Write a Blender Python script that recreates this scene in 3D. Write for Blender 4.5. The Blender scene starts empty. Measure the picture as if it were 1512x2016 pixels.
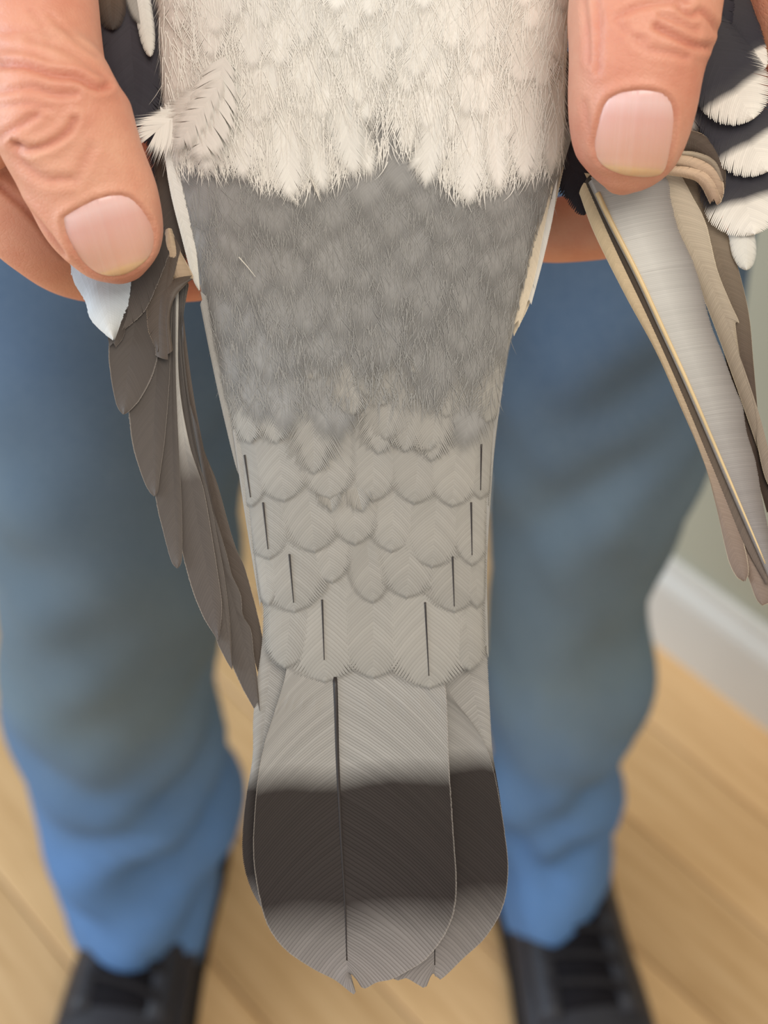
import bpy, bmesh, math, random
import numpy as np
from mathutils import Vector, Matrix
from mathutils.bvhtree import BVHTree

random.seed(7)
rng = np.random.default_rng(11)
SC = bpy.context.scene
COL = SC.collection

# ------------------------------------------------------------------ camera, world, lights
CAM_H, PITCH = 1.05, 45.0
F = 3046.0                       # focal length in pixels of the 1512 x 2016 frame
D0 = 0.335                       # distance of the bird's tail
cd = bpy.data.cameras.new('camera')
cam = bpy.data.objects.new('camera', cd)
COL.objects.link(cam)
cam.location = (0, 0, CAM_H)
cam.rotation_euler = (math.radians(90 - PITCH), 0, 0)
cd.sensor_fit = 'VERTICAL'
cd.sensor_height = 36.0
cd.sensor_width = 27.0
cd.lens = F / 2016.0 * 36.0
cd.clip_start = 0.01
cd.dof.use_dof = True
cd.dof.focus_distance = D0 - 0.002
cd.dof.aperture_fstop = cd.lens / 4.4
SC.camera = cam

w = bpy.data.worlds.new('world')
SC.world = w
w.use_nodes = True
bg = w.node_tree.nodes['Background']
bg.inputs[0].default_value = (1.0, 0.965, 0.925, 1)
bg.inputs[1].default_value = 0.55


def area(name, loc, target, size, power, color):
    l = bpy.data.lights.new(name, 'AREA')
    l.shape = 'RECTANGLE'
    l.size, l.size_y = size
    l.energy = power
    l.color = color
    o = bpy.data.objects.new(name, l)
    COL.objects.link(o)
    o.location = loc
    o.rotation_euler = (Vector(target) - Vector(loc)).to_track_quat('-Z', 'Y').to_euler()
    return o


area('ceiling_light', (0.35, -0.5, 2.45), (0.0, 0.45, 0.5), (1.0, 1.0), 24, (1.0, 0.92, 0.82))
area('window_light', (-2.3, 0.2, 1.25), (0.0, 0.6, 0.35), (1.2, 1.6), 46, (0.72, 0.86, 1.0))

vs = SC.view_settings
vs.view_transform = 'Standard'
vs.look = 'None'
vs.gamma = 1.0
vs.use_curve_mapping = False
vs.exposure = 0.0
SC.cycles.transparent_max_bounces = 48

# ------------------------------------------------------------------ coordinate helpers
CP, SP = math.cos(math.radians(PITCH)), math.sin(math.radians(PITCH))
FWD = np.array([0, CP, -SP])
UP = np.array([0, SP, CP])
RT = np.array([1.0, 0, 0])
CAMP = np.array([0, 0, CAM_H])


def P(px, py, w=0.0):
    """points held in front of the photographer; w = millimetres above the tail plane"""
    px, py, w = np.broadcast_arrays(np.asarray(px, float), np.asarray(py, float), np.asarray(w, float))
    d = D0 - w / 1000.0
    return CAMP + FWD * d[..., None] + RT * ((px - 756) / F * d)[..., None] + UP * ((1008 - py) / F * d)[..., None]


def unP(v):
    r = v - CAMP
    d = r @ FWD
    return 756 + F * (r @ RT) / d, 1008 - F * (r @ UP) / d, (D0 - d) * 1000


def at(px, py, Y):
    """point on the upright plane y = Y"""
    v = FWD + RT * ((px - 756) / F) + UP * ((1008 - py) / F)
    return CAMP + v * (Y / v[1])


def lin(c):
    c = [x / 255.0 for x in c]
    return tuple((x / 12.92 if x <= 0.04045 else ((x + 0.055) / 1.055) ** 2.4) for x in c) + (1.0,)


def catmull(pts, n):
    p = np.asarray(pts, float)
    if len(p) == 2:
        t = np.linspace(0, 1, n)[:, None]
        return p[0] * (1 - t) + p[1] * t
    q = np.vstack([2 * p[0] - p[1], p, 2 * p[-1] - p[-2]])
    out = []
    for i in range(1, len(q) - 2):
        t = np.linspace(0, 1, 24, endpoint=False)[:, None]
        a, b, c, d = q[i - 1], q[i], q[i + 1], q[i + 2]
        out.append(0.5 * ((2 * b) + (c - a) * t + (2 * a - 5 * b + 4 * c - d) * t * t + (3 * b - a - 3 * c + d) * t ** 3))
    out = np.vstack(out + [p[-1:]])
    s = np.concatenate([[0], np.cumsum(np.linalg.norm(np.diff(out, axis=0), axis=1))])
    x = np.linspace(0, s[-1], n)
    return np.stack([np.interp(x, s, out[:, k]) for k in range(p.shape[1])], 1)


# ------------------------------------------------------------------ object helpers
def link(name, me, mats=(), parent=None):
    o = bpy.data.objects.new(name, me)
    COL.objects.link(o)
    for m in (mats if isinstance(mats, (list, tuple)) else [mats]):
        me.materials.append(m)
    if parent is not None:
        o.parent = parent
        if not parent.parent:
            o.matrix_parent_inverse = Matrix.Translation(-parent.location)
        else:
            o.matrix_parent_inverse = Matrix.Identity(4)
    return o


def mesh(name, verts, faces, smooth=True):
    me = bpy.data.meshes.new(name)
    me.from_pydata([tuple(v) for v in verts], [], [tuple(f) for f in faces])
    if smooth:
        me.polygons.foreach_set('use_smooth', [True] * len(me.polygons))
    me.update()
    return me


def empty(name, loc, label, cat):
    o = bpy.data.objects.new(name, None)
    COL.objects.link(o)
    o.location = loc
    o['label'] = label
    o['category'] = cat
    return o


def tube_geo(pts, rad, sides=8, caps=True):
    """round tube along 3-D points with a radius per point"""
    pts = np.asarray(pts, float)
    n = len(pts)
    rad = np.broadcast_to(np.asarray(rad, float), (n,))
    tan = np.gradient(pts, axis=0)
    tan /= np.linalg.norm(tan, axis=1)[:, None] + 1e-12
    ref = np.array([0.3, 0.7, 0.2])
    V, Fs = [], []
    for i in range(n):
        a = np.cross(tan[i], ref)
        a /= np.linalg.norm(a) + 1e-12
        b = np.cross(tan[i], a)
        for k in range(sides):
            t = 2 * math.pi * k / sides
            V.append(pts[i] + rad[i] * (a * math.cos(t) + b * math.sin(t)))
    for i in range(n - 1):
        for k in range(sides):
            k2 = (k + 1) % sides
            Fs.append((i * sides + k, i * sides + k2, (i + 1) * sides + k2, (i + 1) * sides + k))
    if caps:
        Fs.append(tuple(range(sides))[::-1])
        Fs.append(tuple((n - 1) * sides + k for k in range(sides)))
    return V, Fs


def loft_geo(rings, caps=True):
    n = len(rings[0])
    V = [v for r in rings for v in r]
    Fs = []
    for i in range(len(rings) - 1):
        for k in range(n):
            k2 = (k + 1) % n
            Fs.append((i * n + k, i * n + k2, (i + 1) * n + k2, (i + 1) * n + k))
    if caps:
        Fs.append(tuple(range(n))[::-1])
        Fs.append(tuple((len(rings) - 1) * n + k for k in range(n)))
    return V, Fs


def join(parts):
    V, Fs = [], []
    for v, f in parts:
        o = len(V)
        V += list(v)
        Fs += [tuple(i + o for i in q) for q in f]
    return V, Fs


# ------------------------------------------------------------------ material helpers
class NT:
    def __init__(self, name):
        self.m = bpy.data.materials.new(name)
        self.m.use_nodes = True
        self.t = self.m.node_tree
        self.b = self.t.nodes['Principled BSDF']

    def n(self, kind, **kw):
        nd = self.t.nodes.new(kind)
        for k, v in kw.items():
            if k.startswith('i_'):
                nd.inputs[k[2:].replace('_', ' ')].default_value = v
            elif k.startswith('n_'):
                nd.inputs[int(k[2:])].default_value = v
            else:
                setattr(nd, k, v)
        return nd

    def l(self, a, b):
        self.t.links.new(a, b)

    def mix(self, fac, a, b, blend='MIX'):
        nd = self.t.nodes.new('ShaderNodeMix')
        nd.data_type = 'RGBA'
        nd.blend_type = blend
        for sock, v in ((nd.inputs['Factor'], fac), (nd.inputs[6], a), (nd.inputs[7], b)):
            if hasattr(v, 'is_linked'):
                self.l(v, sock)
            else:
                sock.default_value = v
        return nd.outputs[2]

    def math(self, op, a, b=0.0, clamp=False):
        nd = self.t.nodes.new('ShaderNodeMath')
        nd.operation = op
        nd.use_clamp = clamp
        for k, v in enumerate((a, b)):
            if hasattr(v, 'is_linked'):
                self.l(v, nd.inputs[k])
            else:
                nd.inputs[k].default_value = v
        return nd.outputs[0]

    def ramp(self, fac, stops):
        nd = self.t.nodes.new('ShaderNodeValToRGB')
        e = nd.color_ramp.elements
        while len(e) < len(stops):
            e.new(0.5)
        for el, (p, c) in zip(e, stops):
            el.position = p
            el.color = c if len(c) == 4 else tuple(c) + (1,)
        self.l(fac, nd.inputs[0])
        return nd.outputs[0]

    def noise(self, scale, detail=3, rough=0.55, vec=None, coord='Object', stretch=None):
        if vec is None:
            tc = self.n('ShaderNodeTexCoord')
            vec = tc.outputs[coord]
        if stretch:
            mp = self.n('ShaderNodeMapping')
            mp.inputs['Scale'].default_value = stretch
            self.l(vec, mp.inputs[0])
            vec = mp.outputs[0]
        nd = self.n('ShaderNodeTexNoise')
        nd.inputs['Scale'].default_value = scale
        nd.inputs['Detail'].default_value = detail
        nd.inputs['Roughness'].default_value = rough
        self.l(vec, nd.inputs['Vector'])
        return nd.outputs[0]

    def attr(self, name):
        nd = self.n('ShaderNodeAttribute')
        nd.attribute_name = name
        return nd.outputs['Fac']

    def bump(self, h, strength=0.3, dist=0.001):
        nd = self.n('ShaderNodeBump')
        nd.inputs['Strength'].default_value = strength
        nd.inputs['Distance'].default_value = dist
        self.l(h, nd.inputs['Height'])
        self.l(nd.outputs[0], self.b.inputs['Normal'])

    def set(self, color=None, rough=0.7, spec=0.3, **kw):
        if color is not None:
            if hasattr(color, 'is_linked'):
                self.l(color, self.b.inputs['Base Color'])
            else:
                self.b.inputs['Base Color'].default_value = color
        self.b.inputs['Roughness'].default_value = rough
        self.b.inputs['Specular IOR Level'].default_value = spec
        for k, v in kw.items():
            self.b.inputs[k.replace('_', ' ')].default_value = v
        return self.m


def plain(name, rgb, rough=0.6, spec=0.3, nscale=40, namt=0.12):
    t = NT(name)
    n = t.noise(nscale, 4)
    c = lin(rgb)
    dk = tuple(x * (1 - namt) for x in c[:3]) + (1,)
    lt = tuple(min(1, x * (1 + namt)) for x in c[:3]) + (1,)
    return t.set(t.ramp(n, [(0.3, dk), (0.7, lt)]), rough, spec)


def feather_mat(name, stops, rim=None, rim_at=0.9, stripe=0.22, rough=0.62, rnd=0.10, spec=0.25, blotch=0.08, inner=None, fade=None):
    """vane colour: stops along the feather, rim colour near the outline, every barb its own shade"""
    t = NT(name)
    al = t.attr('along')
    nz = t.noise(90, 3)
    al2 = t.math('ADD', al, t.math('MULTIPLY', t.math('SUBTRACT', nz, 0.5), 0.02))
    col = t.ramp(al2, [(p, lin(c)) for p, c in stops]) if len(stops) > 1 else None
    if col is None:
        rgb = t.n('ShaderNodeRGB')
        rgb.outputs[0].default_value = lin(stops[0][1])
        col = rgb.outputs[0]
    lat = t.math('ABSOLUTE', t.attr('lat'))
    if inner:
        side = t.math('GREATER_THAN', t.attr('lat'), 0.0)
        col = t.mix(side, col, t.mix(0.85, col, lin(inner)))
    if rim:
        f = t.math('MULTIPLY', t.math('SUBTRACT', lat, rim_at), 1.0 / (1.001 - rim_at), True)
        col = t.mix(t.math('MULTIPLY', f, 0.85), col, lin(rim))
    val = t.math('ADD', 1.0 - rnd * 0.5, t.math('MULTIPLY', t.attr('rnd'), rnd))
    oi = t.n('ShaderNodeObjectInfo')
    val = t.math('MULTIPLY', val, t.math('ADD', 0.95, t.math('MULTIPLY', oi.outputs['Random'], 0.1)))
    bs = t.math('POWER', t.attr('bs'), 2.0)
    val = t.math('MULTIPLY', val, t.math('SUBTRACT', 1.0 + stripe * 0.35, t.math('MULTIPLY', bs, stripe)))  # darkens each barb's lower edge, painting shade into the grooves
    n2 = t.noise(26, 4)
    val = t.math('MULTIPLY', val, t.math('ADD', 1 - blotch, t.math('MULTIPLY', n2, 2 * blotch)))
    comb = t.n('ShaderNodeCombineColor')
    for k in range(3):
        t.l(val, comb.inputs[k])
    col = t.mix(1.0, col, comb.outputs[0], 'MULTIPLY')
    if fade:                                            # loose, wispy barb ends let the feather below show through
        f = t.n('ShaderNodeMapRange', interpolation_type='SMOOTHSTEP')
        t.l(t.attr('rimd'), f.inputs[0])
        for k, v in ((1, 0.0), (2, fade), (3, 0.03), (4, 1.0)):
            f.inputs[k].default_value = v
        t.l(f.outputs[0], t.b.inputs['Alpha'])
    return t.set(col, rough, spec)


# ------------------------------------------------------------------ the setting: floor, wall, baseboard
WALL_A = np.array([0.2426, 0.907])
WDIR = np.array([0.3265 - 0.2426, 0.8105 - 0.907])
WDIR /= np.linalg.norm(WDIR)
WNRM = np.array([-WDIR[1], WDIR[0]]) * -1.0            # into the room
if WNRM @ (np.array([0, 0]) - WALL_A) < 0:
    WNRM = -WNRM


def rp(s, n, z):                                       # room coordinates: along the wall, out of the wall, up
    p = WALL_A + WDIR * s + WNRM * n
    return (p[0], p[1], z)


def box_geo(s0, s1, n0, n1, z0, z1, bev=0.0):
    b = bev
    V = []
    for z, k in ((z0, 0), (z1 - b, 0), (z1, b)):
        V += [rp(s0 + k, n0 + k, z), rp(s1 - k, n0 + k, z), rp(s1 - k, n1 - k, z), rp(s0 + k, n1 - k, z)]
    Fs = [(3, 2, 1, 0), (8, 9, 10, 11)]
    for r in (0, 4):
        for k in range(4):
            k2 = (k + 1) % 4
            Fs.append((r + k, r + k2, r + 4 + k2, r + 4 + k))
    return V, Fs


def wood_mat():
    t = NT('oak_planks')
    tc = t.n('ShaderNodeTexCoord')
    oi = t.n('ShaderNodeObjectInfo')
    add = t.n('ShaderNodeVectorMath', operation='ADD')
    mp = t.n('ShaderNodeMapping')
    mp.inputs['Rotation'].default_value = (0, 0, -math.atan2(WDIR[1], WDIR[0]))
    t.l(tc.outputs['Object'], mp.inputs[0])
    sc = t.n('ShaderNodeVectorMath', operation='SCALE')
    cmb = t.n('ShaderNodeCombineXYZ')
    t.l(oi.outputs['Random'], cmb.inputs[0])
    t.l(oi.outputs['Random'], cmb.inputs[2])
    t.l(cmb.outputs[0], sc.inputs[0])
    sc.inputs['Scale'].default_value = 40
    t.l(mp.outputs[0], add.inputs[0])
    t.l(sc.outputs[0], add.inputs[1])
    n = t.noise(9, 6, 0.6, add.outputs[0], stretch=(1.0, 14.0, 1.0))
    n2 = t.noise(3, 2, 0.5, add.outputs[0], stretch=(0.6, 5.0, 1.0))
    c = t.ramp(n, [(0.3, lin((200, 160, 112))), (0.55, lin((222, 184, 136))), (0.8, lin((230, 196, 150)))])
    c = t.mix(t.math('MULTIPLY', n2, 0.45), c, lin((228, 188, 134)))
    v = t.math('ADD', 0.86, t.math('MULTIPLY', oi.outputs['Random'], 0.24))
    cc = t.n('ShaderNodeCombineColor')
    for k in range(3):
        t.l(v, cc.inputs[k])
    c = t.mix(1.0, c, cc.outputs[0], 'MULTIPLY')
    t.bump(n, 0.15, 0.001)
    return t.set(c, 0.42, 0.4)


WOOD = wood_mat()
SUB = plain('dark_subfloor', (92, 66, 40))
WALLM = plain('beige_wall_paint', (176, 174, 156), 0.8, 0.15, 8, 0.03)
BASEM = plain('white_trim_paint', (214, 212, 206), 0.5, 0.35, 12, 0.03)

v, f = box_geo(-1.9, 1.9, -0.02, 2.1, -0.04, -0.012)
floor = link('floor', mesh('floor', v, f, False), SUB)
floor['kind'] = 'structure'
floor['label'] = 'warm oak plank floor running diagonally below the shoes'
PW = 0.082
for r in range(24):
    n0 = 0.004 + r * PW
    s = -1.9 + (r * 0.37) % 0.9
    s0 = -1.9
    while s0 < 1.9:
        s1 = min(s if s > s0 + 0.05 else s0 + 0.9, 1.9)
        v, f = box_geo(s0 + 0.0006, s1 - 0.0006, n0 + 0.0006, n0 + PW - 0.0006, -0.012, 0.0, 0.0012)
        link('plank', mesh('plank', v, f, False), WOOD, floor)
        s0, s = s1, s1 + 0.9

v, f = box_geo(-1.9, 1.9, -0.12, 0.0, -0.04, 2.5)
wall = link('wall_right', mesh('wall_right', v, f, False), WALLM)
wall['kind'] = 'structure'
wall['label'] = 'plain beige wall behind the white baseboard'
prof = [(0.0, 0.0), (0.016, 0.0), (0.016, 0.070), (0.013, 0.078), (0.009, 0.082), (0.008, 0.092), (0.0, 0.094)]
rings = [[rp(s, n + 0.0005, z) for n, z in prof] for s in (-1.9, 1.9)]
v, f = loft_geo(rings)
bb = link('baseboard_right', mesh('baseboard_right', v, f, False), BASEM)
bb['kind'] = 'structure'
bb['label'] = 'white moulded baseboard along the beige wall'

# ------------------------------------------------------------------ the person: jeans, shoes, sweater, hands
person = empty('person', (0.0, 0.62, 0.0), 'person in faded blue jeans and black shoes holding the pigeon with both hands', 'person')


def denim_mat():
    t = NT('faded_daylit_denim')
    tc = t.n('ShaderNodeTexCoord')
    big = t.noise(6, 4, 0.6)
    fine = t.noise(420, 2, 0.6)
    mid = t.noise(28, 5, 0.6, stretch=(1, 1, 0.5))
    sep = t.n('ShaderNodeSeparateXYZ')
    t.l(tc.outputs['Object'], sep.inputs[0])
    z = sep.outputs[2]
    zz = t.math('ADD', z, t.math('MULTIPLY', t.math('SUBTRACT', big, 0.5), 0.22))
    c = t.ramp(zz, [(0.0, lin((92, 138, 196))), (0.14, lin((86, 132, 190))), (0.22, lin((90, 126, 168))),  # bluer hem imitates cool daylight, darker thighs the hands' shade; grey knee is fading
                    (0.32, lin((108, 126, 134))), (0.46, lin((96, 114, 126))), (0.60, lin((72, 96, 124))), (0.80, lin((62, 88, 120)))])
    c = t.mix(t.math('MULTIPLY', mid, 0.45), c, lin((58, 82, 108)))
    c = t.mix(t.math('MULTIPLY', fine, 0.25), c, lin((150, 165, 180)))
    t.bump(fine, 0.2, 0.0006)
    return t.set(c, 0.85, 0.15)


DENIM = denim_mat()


def leg_geo(stations, Y, seed, folds=()):
    r = np.random.default_rng(seed)
    pys = np.linspace(stations[0][0], stations[-1][0], 110)
    st = np.array(stations, float)
    lx = catmull(np.stack([st[:, 0], st[:, 1]], 1), 300)
    rx = catmull(np.stack([st[:, 0], st[:, 2]], 1), 300)
    rings = []
    N = 64
    ph = r.uniform(0, 6.28, 12)
    for py in pys:
        a = at(np.interp(py, lx[:, 0], lx[:, 1]), py, Y)
        b = at(np.interp(py, rx[:, 0], rx[:, 1]), py, Y)
        c = (a + b) / 2
        hw = (b[0] - a[0]) / 2
        z = c[2]
        ring = []
        for k in range(N):
            t = 2 * math.pi * k / N
            # folds: slanting creases, strongest near the knee and above the shoe
            am = 0.0016 + 0.0056 * math.exp(-((z - 0.14) / 0.09) ** 2) + 0.0014 * math.exp(-((z - 0.46) / 0.1) ** 2)
            g = 0
            for j in range(4):
                g += math.sin(z * (34 + 19 * j) + math.sin(t + ph[j]) * (3.2 + j * 1.1) + ph[j + 4]) * (0.6 + 0.5 * math.sin(2 * t + ph[j + 8] + z * 9)) / (1 + 0.35 * j)
            rad = 1.0
            off = am * g
            for z0, tc, wz, sl_, am_ in folds:
                dt = (t - tc + math.pi) % (2 * math.pi) - math.pi
                off -= am_ * math.exp(-((z - z0 - sl_ * dt) / wz) ** 2) * math.exp(-(dt / 0.9) ** 2)
                off += am_ * 0.6 * math.exp(-((z - z0 - sl_ * dt - 2.2 * wz) / (1.3 * wz)) ** 2) * math.exp(-(dt / 0.9) ** 2)
            x = (hw * rad + off) * math.cos(t)
            y = (hw * 0.98 + off) * math.sin(t)
            y -= 0.034 * max(0.0, -math.sin(t)) ** 1.5 * math.exp(-((z - 0.05) / 0.055) ** 2)
            ring.append((c[0] + x, c[1] + y, z - 0.010 * max(0.0, -math.sin(t)) * math.exp(-(z / 0.1) ** 2) + 0.006 * math.sin(2 * t + ph[9]) * math.exp(-(z / 0.1) ** 2)))
        rings.append(ring)
    # hem: fold the opening inward
    last = np.array(rings[-1])
    cc = last.mean(0)
    for sfac, dz in ((1.02, -0.006), (0.97, -0.008), (0.90, -0.004), (0.86, 0.03)):
        rings.append([tuple(cc + (p - cc) * np.array([sfac, sfac, 1]) + np.array([0, 0, dz])) for p in last])
    return loft_geo(rings)


L_ST = [(-420, -150, 660), (-200, -130, 600), (0, -115, 545), (300, -100, 525), (600, -80, 508), (850, -58, 492), (1050, -28, 480), (1180, -5, 452),
        (1280, 2, 424), (1350, 4, 424), (1420, 12, 438), (1500, 44, 455), (1580, 84, 460), (1650, 104, 450), (1720, 132, 428)]
R_ST = [(-420, 800, 1640), (-200, 860, 1600), (0, 900, 1560), (300, 930, 1510), (600, 948, 1460), (800, 955, 1412), (900, 958, 1388), (1000, 962, 1345), (1100, 965, 1302),
        (1200, 962, 1274), (1300, 955, 1284), (1380, 952, 1272), (1440, 950, 1242), (1520, 955, 1216), (1600, 962, 1202), (1720, 972, 1192)]
JY = 0.62
# (height, angle round the leg, width, slant, depth) of the deep drag folds
lv = leg_geo(L_ST, JY, 3, [(0.175, 5.4, 0.012, 0.035, 0.012), (0.235, 5.5, 0.012, 0.05, 0.010), (0.10, 4.3, 0.010, -0.02, 0.006), (0.26, 4.2, 0.016, -0.03, 0.006)])
rv = leg_geo(R_ST, JY, 5, [(0.13, 4.9, 0.013, 0.03, 0.009), (0.21, 5.3, 0.014, 0.045, 0.007), (0.5, 4.6, 0.02, 0.06, 0.006), (0.58, 5.0, 0.02, 0.05, 0.006)])
# seat and waist of the jeans
hip = []
for z, hx, hy, yc in ((0.80, 0.20, 0.115, 0.63), (0.86, 0.205, 0.125, 0.635), (0.93, 0.195, 0.125, 0.635), (1.00, 0.18, 0.115, 0.63), (1.04, 0.175, 0.112, 0.63)):
    hip.append([(hx * math.cos(2 * math.pi * k / 48), yc + hy * math.sin(2 * math.pi * k / 48), z) for k in range(48)])
v, f = join([lv, rv, loft_geo(hip)])
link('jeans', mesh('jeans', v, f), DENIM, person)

# shoes
SHOE = plain('black_shoe_leather', (40, 40, 46), 0.5, 0.4, 30, 0.2)
SOLE = plain('charcoal_rubber', (30, 29, 31), 0.75, 0.2, 60, 0.2)
TONG = plain('black_shoe_mesh', (22, 20, 24), 0.8, 0.15, 80, 0.2)
LACE = plain('dark_grey_lace', (40, 38, 40), 0.8, 0.15, 80, 0.15)


def shoe(cx, cy, ang):
    M = Matrix.Translation((cx, cy, 0)) @ Matrix.Rotation(ang, 4, 'Z')

    def tr(vs_):
        return [tuple(M @ Vector(p)) for p in vs_]
    # local: toe towards -Y, heel at +Y
    ys = [0.078, 0.072, 0.05, 0.02, -0.02, -0.06, -0.10, -0.14, -0.175, -0.20, -0.213]
    hw = [0.020, 0.034, 0.041, 0.042, 0.041, 0.042, 0.045, 0.046, 0.041, 0.029, 0.012]
    tp = [0.086, 0.096, 0.098, 0.092, 0.082, 0.073, 0.066, 0.060, 0.053, 0.046, 0.036]
    Y = np.linspace(0, 1, 40)
    yy = np.interp(Y, np.linspace(0, 1, 11), ys)
    hh = np.interp(Y, np.linspace(0, 1, 11), hw)
    tt = np.interp(Y, np.linspace(0, 1, 11), tp)
    rings = []
    for y, h, t in zip(yy, hh, tt):
        ring = []
        for k in range(32):
            a = 2 * math.pi * k / 32
            ca, sa = math.cos(a), math.sin(a)
            x = h * math.copysign(abs(ca) ** 0.8, ca) * (1 - 0.28 * max(0, sa))
            z = 0.02 + (t - 0.02) * 0.5 * (1 + math.copysign(abs(sa) ** 0.8, sa))
            ring.append((x, y, z))
        rings.append(ring)
    v, f = loft_geo(rings)
    up = link('shoe', mesh('shoe', tr(v), f), SHOE, person)
    rings = []
    for z, s in ((0.0, 0.97), (0.004, 1.03), (0.018, 1.06), (0.026, 1.05), (0.028, 0.98)):
        r = [(h * s, y * 1.02, z) for y, h in zip(yy, hh)] + [(-h * s, y * 1.02, z) for y, h in zip(yy[::-1], hh[::-1])]
        rings.append(r)
    v, f = loft_geo(rings)
    link('sole', mesh('sole', tr(v), f), SOLE, up)
    # tongue, eyelet facings and laces
    def top(y):
        return float(np.interp(-y, -yy, tt))
    g = []
    for y in np.linspace(-0.01, -0.115, 12):
        wd = 0.022 + 0.006 * (-y / 0.1)
        g.append([(wd * u, y, top(y) + 0.0035 - 0.010 * u * u) for u in np.linspace(-1, 1, 9)] + [(wd * u, y, top(y) - 0.012) for u in np.linspace(1, -1, 9)])
    v, f = loft_geo(g)
    link('tongue', mesh('tongue', tr(v), f), TONG, up)
    for sgn in (-1, 1):
        g = []
        for y in np.linspace(-0.005, -0.12, 12):
            xx = sgn * (0.021 + 0.004 * (-y / 0.1))
            z = top(y)
            g.append([(xx + sgn * 0.012 * math.cos(a) , y, z - 0.006 - 0.006 * abs(math.cos(a)) + 0.008 * math.sin(a)) for a in np.linspace(0, 2 * math.pi, 10, endpoint=False)])
        v, f = loft_geo(g)
        link('eyelet_facing', mesh('eyelet_facing', tr(v), f), SHOE, up)
    for i in range(5):
        y = -0.022 - 0.019 * i
        z = top(y)
        pts = catmull([(-0.026, y + 0.004, z - 0.002), (-0.012, y, z + 0.005), (0.012, y - 0.004, z + 0.005), (0.026, y - 0.008, z - 0.002)], 14)
        v, f = tube_geo(pts, 0.0028, 8)
        link('lace', mesh('lace', tr(v), f), LACE, up)


shoe(-0.168, 0.622, -math.radians(7))
shoe(0.126, 0.622, math.radians(8))

# sweater: torso and sleeves down to the forearms (above the frame)
KNIT = plain('grey_sweater_knit', (96, 98, 104), 0.9, 0.1, 200, 0.12)


def ring_xy(c, hx, hy, n=40):
    return [(c[0] + hx * math.cos(2 * math.pi * k / n), c[1] + hy * math.sin(2 * math.pi * k / n), c[2]) for k in range(n)]


tor = [ring_xy((0, 0.632, z), hx, hy) for z, hx, hy in ((0.96, 0.188, 0.122), (1.02, 0.182, 0.12), (1.12, 0.18, 0.118), (1.25, 0.19, 0.122), (1.36, 0.205, 0.12), (1.43, 0.19, 0.105), (1.465, 0.12, 0.08), (1.48, 0.065, 0.062))]
ELB = {-1: np.array([-0.30, 0.60, 1.10]), 1: np.array([0.32, 0.60, 1.10])}
SHO = {-1: np.array([-0.19, 0.635, 1.40]), 1: np.array([0.19, 0.635, 1.40])}
WR = {-1: P(-120, -900, -8), 1: P(1640, -900, -8)}
parts = [loft_geo(tor)]
for s in (-1, 1):
    a = SHO[s]; e = ELB[s]; wv = WR[s]
    pts = catmull([a, (a + e) / 2 + np.array([s * 0.02, 0, 0]), e, e * 0.55 + wv * 0.45], 30)
    parts.append(tube_geo(pts, np.interp(np.linspace(0, 1, 30), [0, 0.6, 1], [0.062, 0.052, 0.044]), 24))
v, f = join(parts)
link('sweater', mesh('sweater', v, f), KNIT, person)


# hands -------------------------------------------------------------
def chain(pts, n=None):
    """capsule chain: (px, py, w, radius mm)"""
    a = np.array(pts, float)
    p3 = np.array([P(x, y, z) for x, y, z, _ in pts])
    q = catmull(np.hstack([p3, a[:, 3:] / 1000.0]), max(18, len(pts) * 9))
    pos, rad = q[:, :3], q[:, 3]
    # rounded ends
    t0 = pos[0] - pos[1]; t0 /= np.linalg.norm(t0)
    t1 = pos[-1] - pos[-2]; t1 /= np.linalg.norm(t1)
    A = [(pos[0] + t0 * rad[0] * math.sin(k), rad[0] * math.cos(k)) for k in (1.45, 1.15, 0.8, 0.4)]
    B = [(pos[-1] + t1 * rad[-1] * math.sin(k), rad[-1] * math.cos(k)) for k in (0.4, 0.8, 1.15, 1.45)]
    pos = np.array([x[0] for x in A] + list(pos) + [x[0] for x in B])
    rad = np.array([x[1] for x in A] + list(rad) + [x[1] for x in B])
    return tube_geo(pos, rad, 20)


def thumb_geo(st):
    """(px, py, half width px, w, half thickness mm) lofted as flattened sections"""
    a = catmull(st, 40)
    p3 = np.array([P(x, y, wv) for x, y, _, wv, _ in a])
    tan = np.gradient(p3, axis=0)
    tan /= np.linalg.norm(tan, axis=1)[:, None]
    rings = []
    for i in range(len(a)):
        side = np.cross(tan[i], -FWD)
        side /= np.linalg.norm(side)
        nrm = np.cross(side, tan[i])
        if nrm @ FWD > 0:
            nrm = -nrm
        d = D0 - a[i, 3] / 1000
        hw = a[i, 2] / F * d
        ht = a[i, 4] / 1000
        ring = []
        for k in range(40):
            t = 2 * math.pi * k / 40
            c, s = math.cos(t), math.sin(t)
            ring.append(p3[i] + side * hw * math.copysign(abs(c) ** 0.9, c) + nrm * ht * math.copysign(abs(s) ** 0.85, s))
        rings.append(ring)
    # close the tip
    tip = p3[-1] + tan[-1] * 0.0016
    rings.append([tip + (r - p3[-1]) * 0.55 for r in rings[-1]])
    return loft_geo(rings)


def union(geo_list, voxel, smooth_it):
    v, f = join(geo_list)
    me = mesh('tmp', v, f)
    bm = bmesh.new(); bm.from_mesh(me)
    bmesh.ops.recalc_face_normals(bm, faces=bm.faces)
    bm.to_mesh(me); bm.free()
    o = bpy.data.objects.new('tmp', me)
    COL.objects.link(o)
    m = o.modifiers.new('r', 'REMESH'); m.mode = 'VOXEL'; m.voxel_size = voxel; m.adaptivity = 0
    s = o.modifiers.new('s', 'SMOOTH'); s.factor = 0.5; s.iterations = smooth_it
    dg = bpy.context.evaluated_depsgraph_get()
    ev = bpy.data.meshes.new_from_object(o.evaluated_get(dg))
    bpy.data.objects.remove(o); bpy.data.meshes.remove(me)
    return ev


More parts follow.
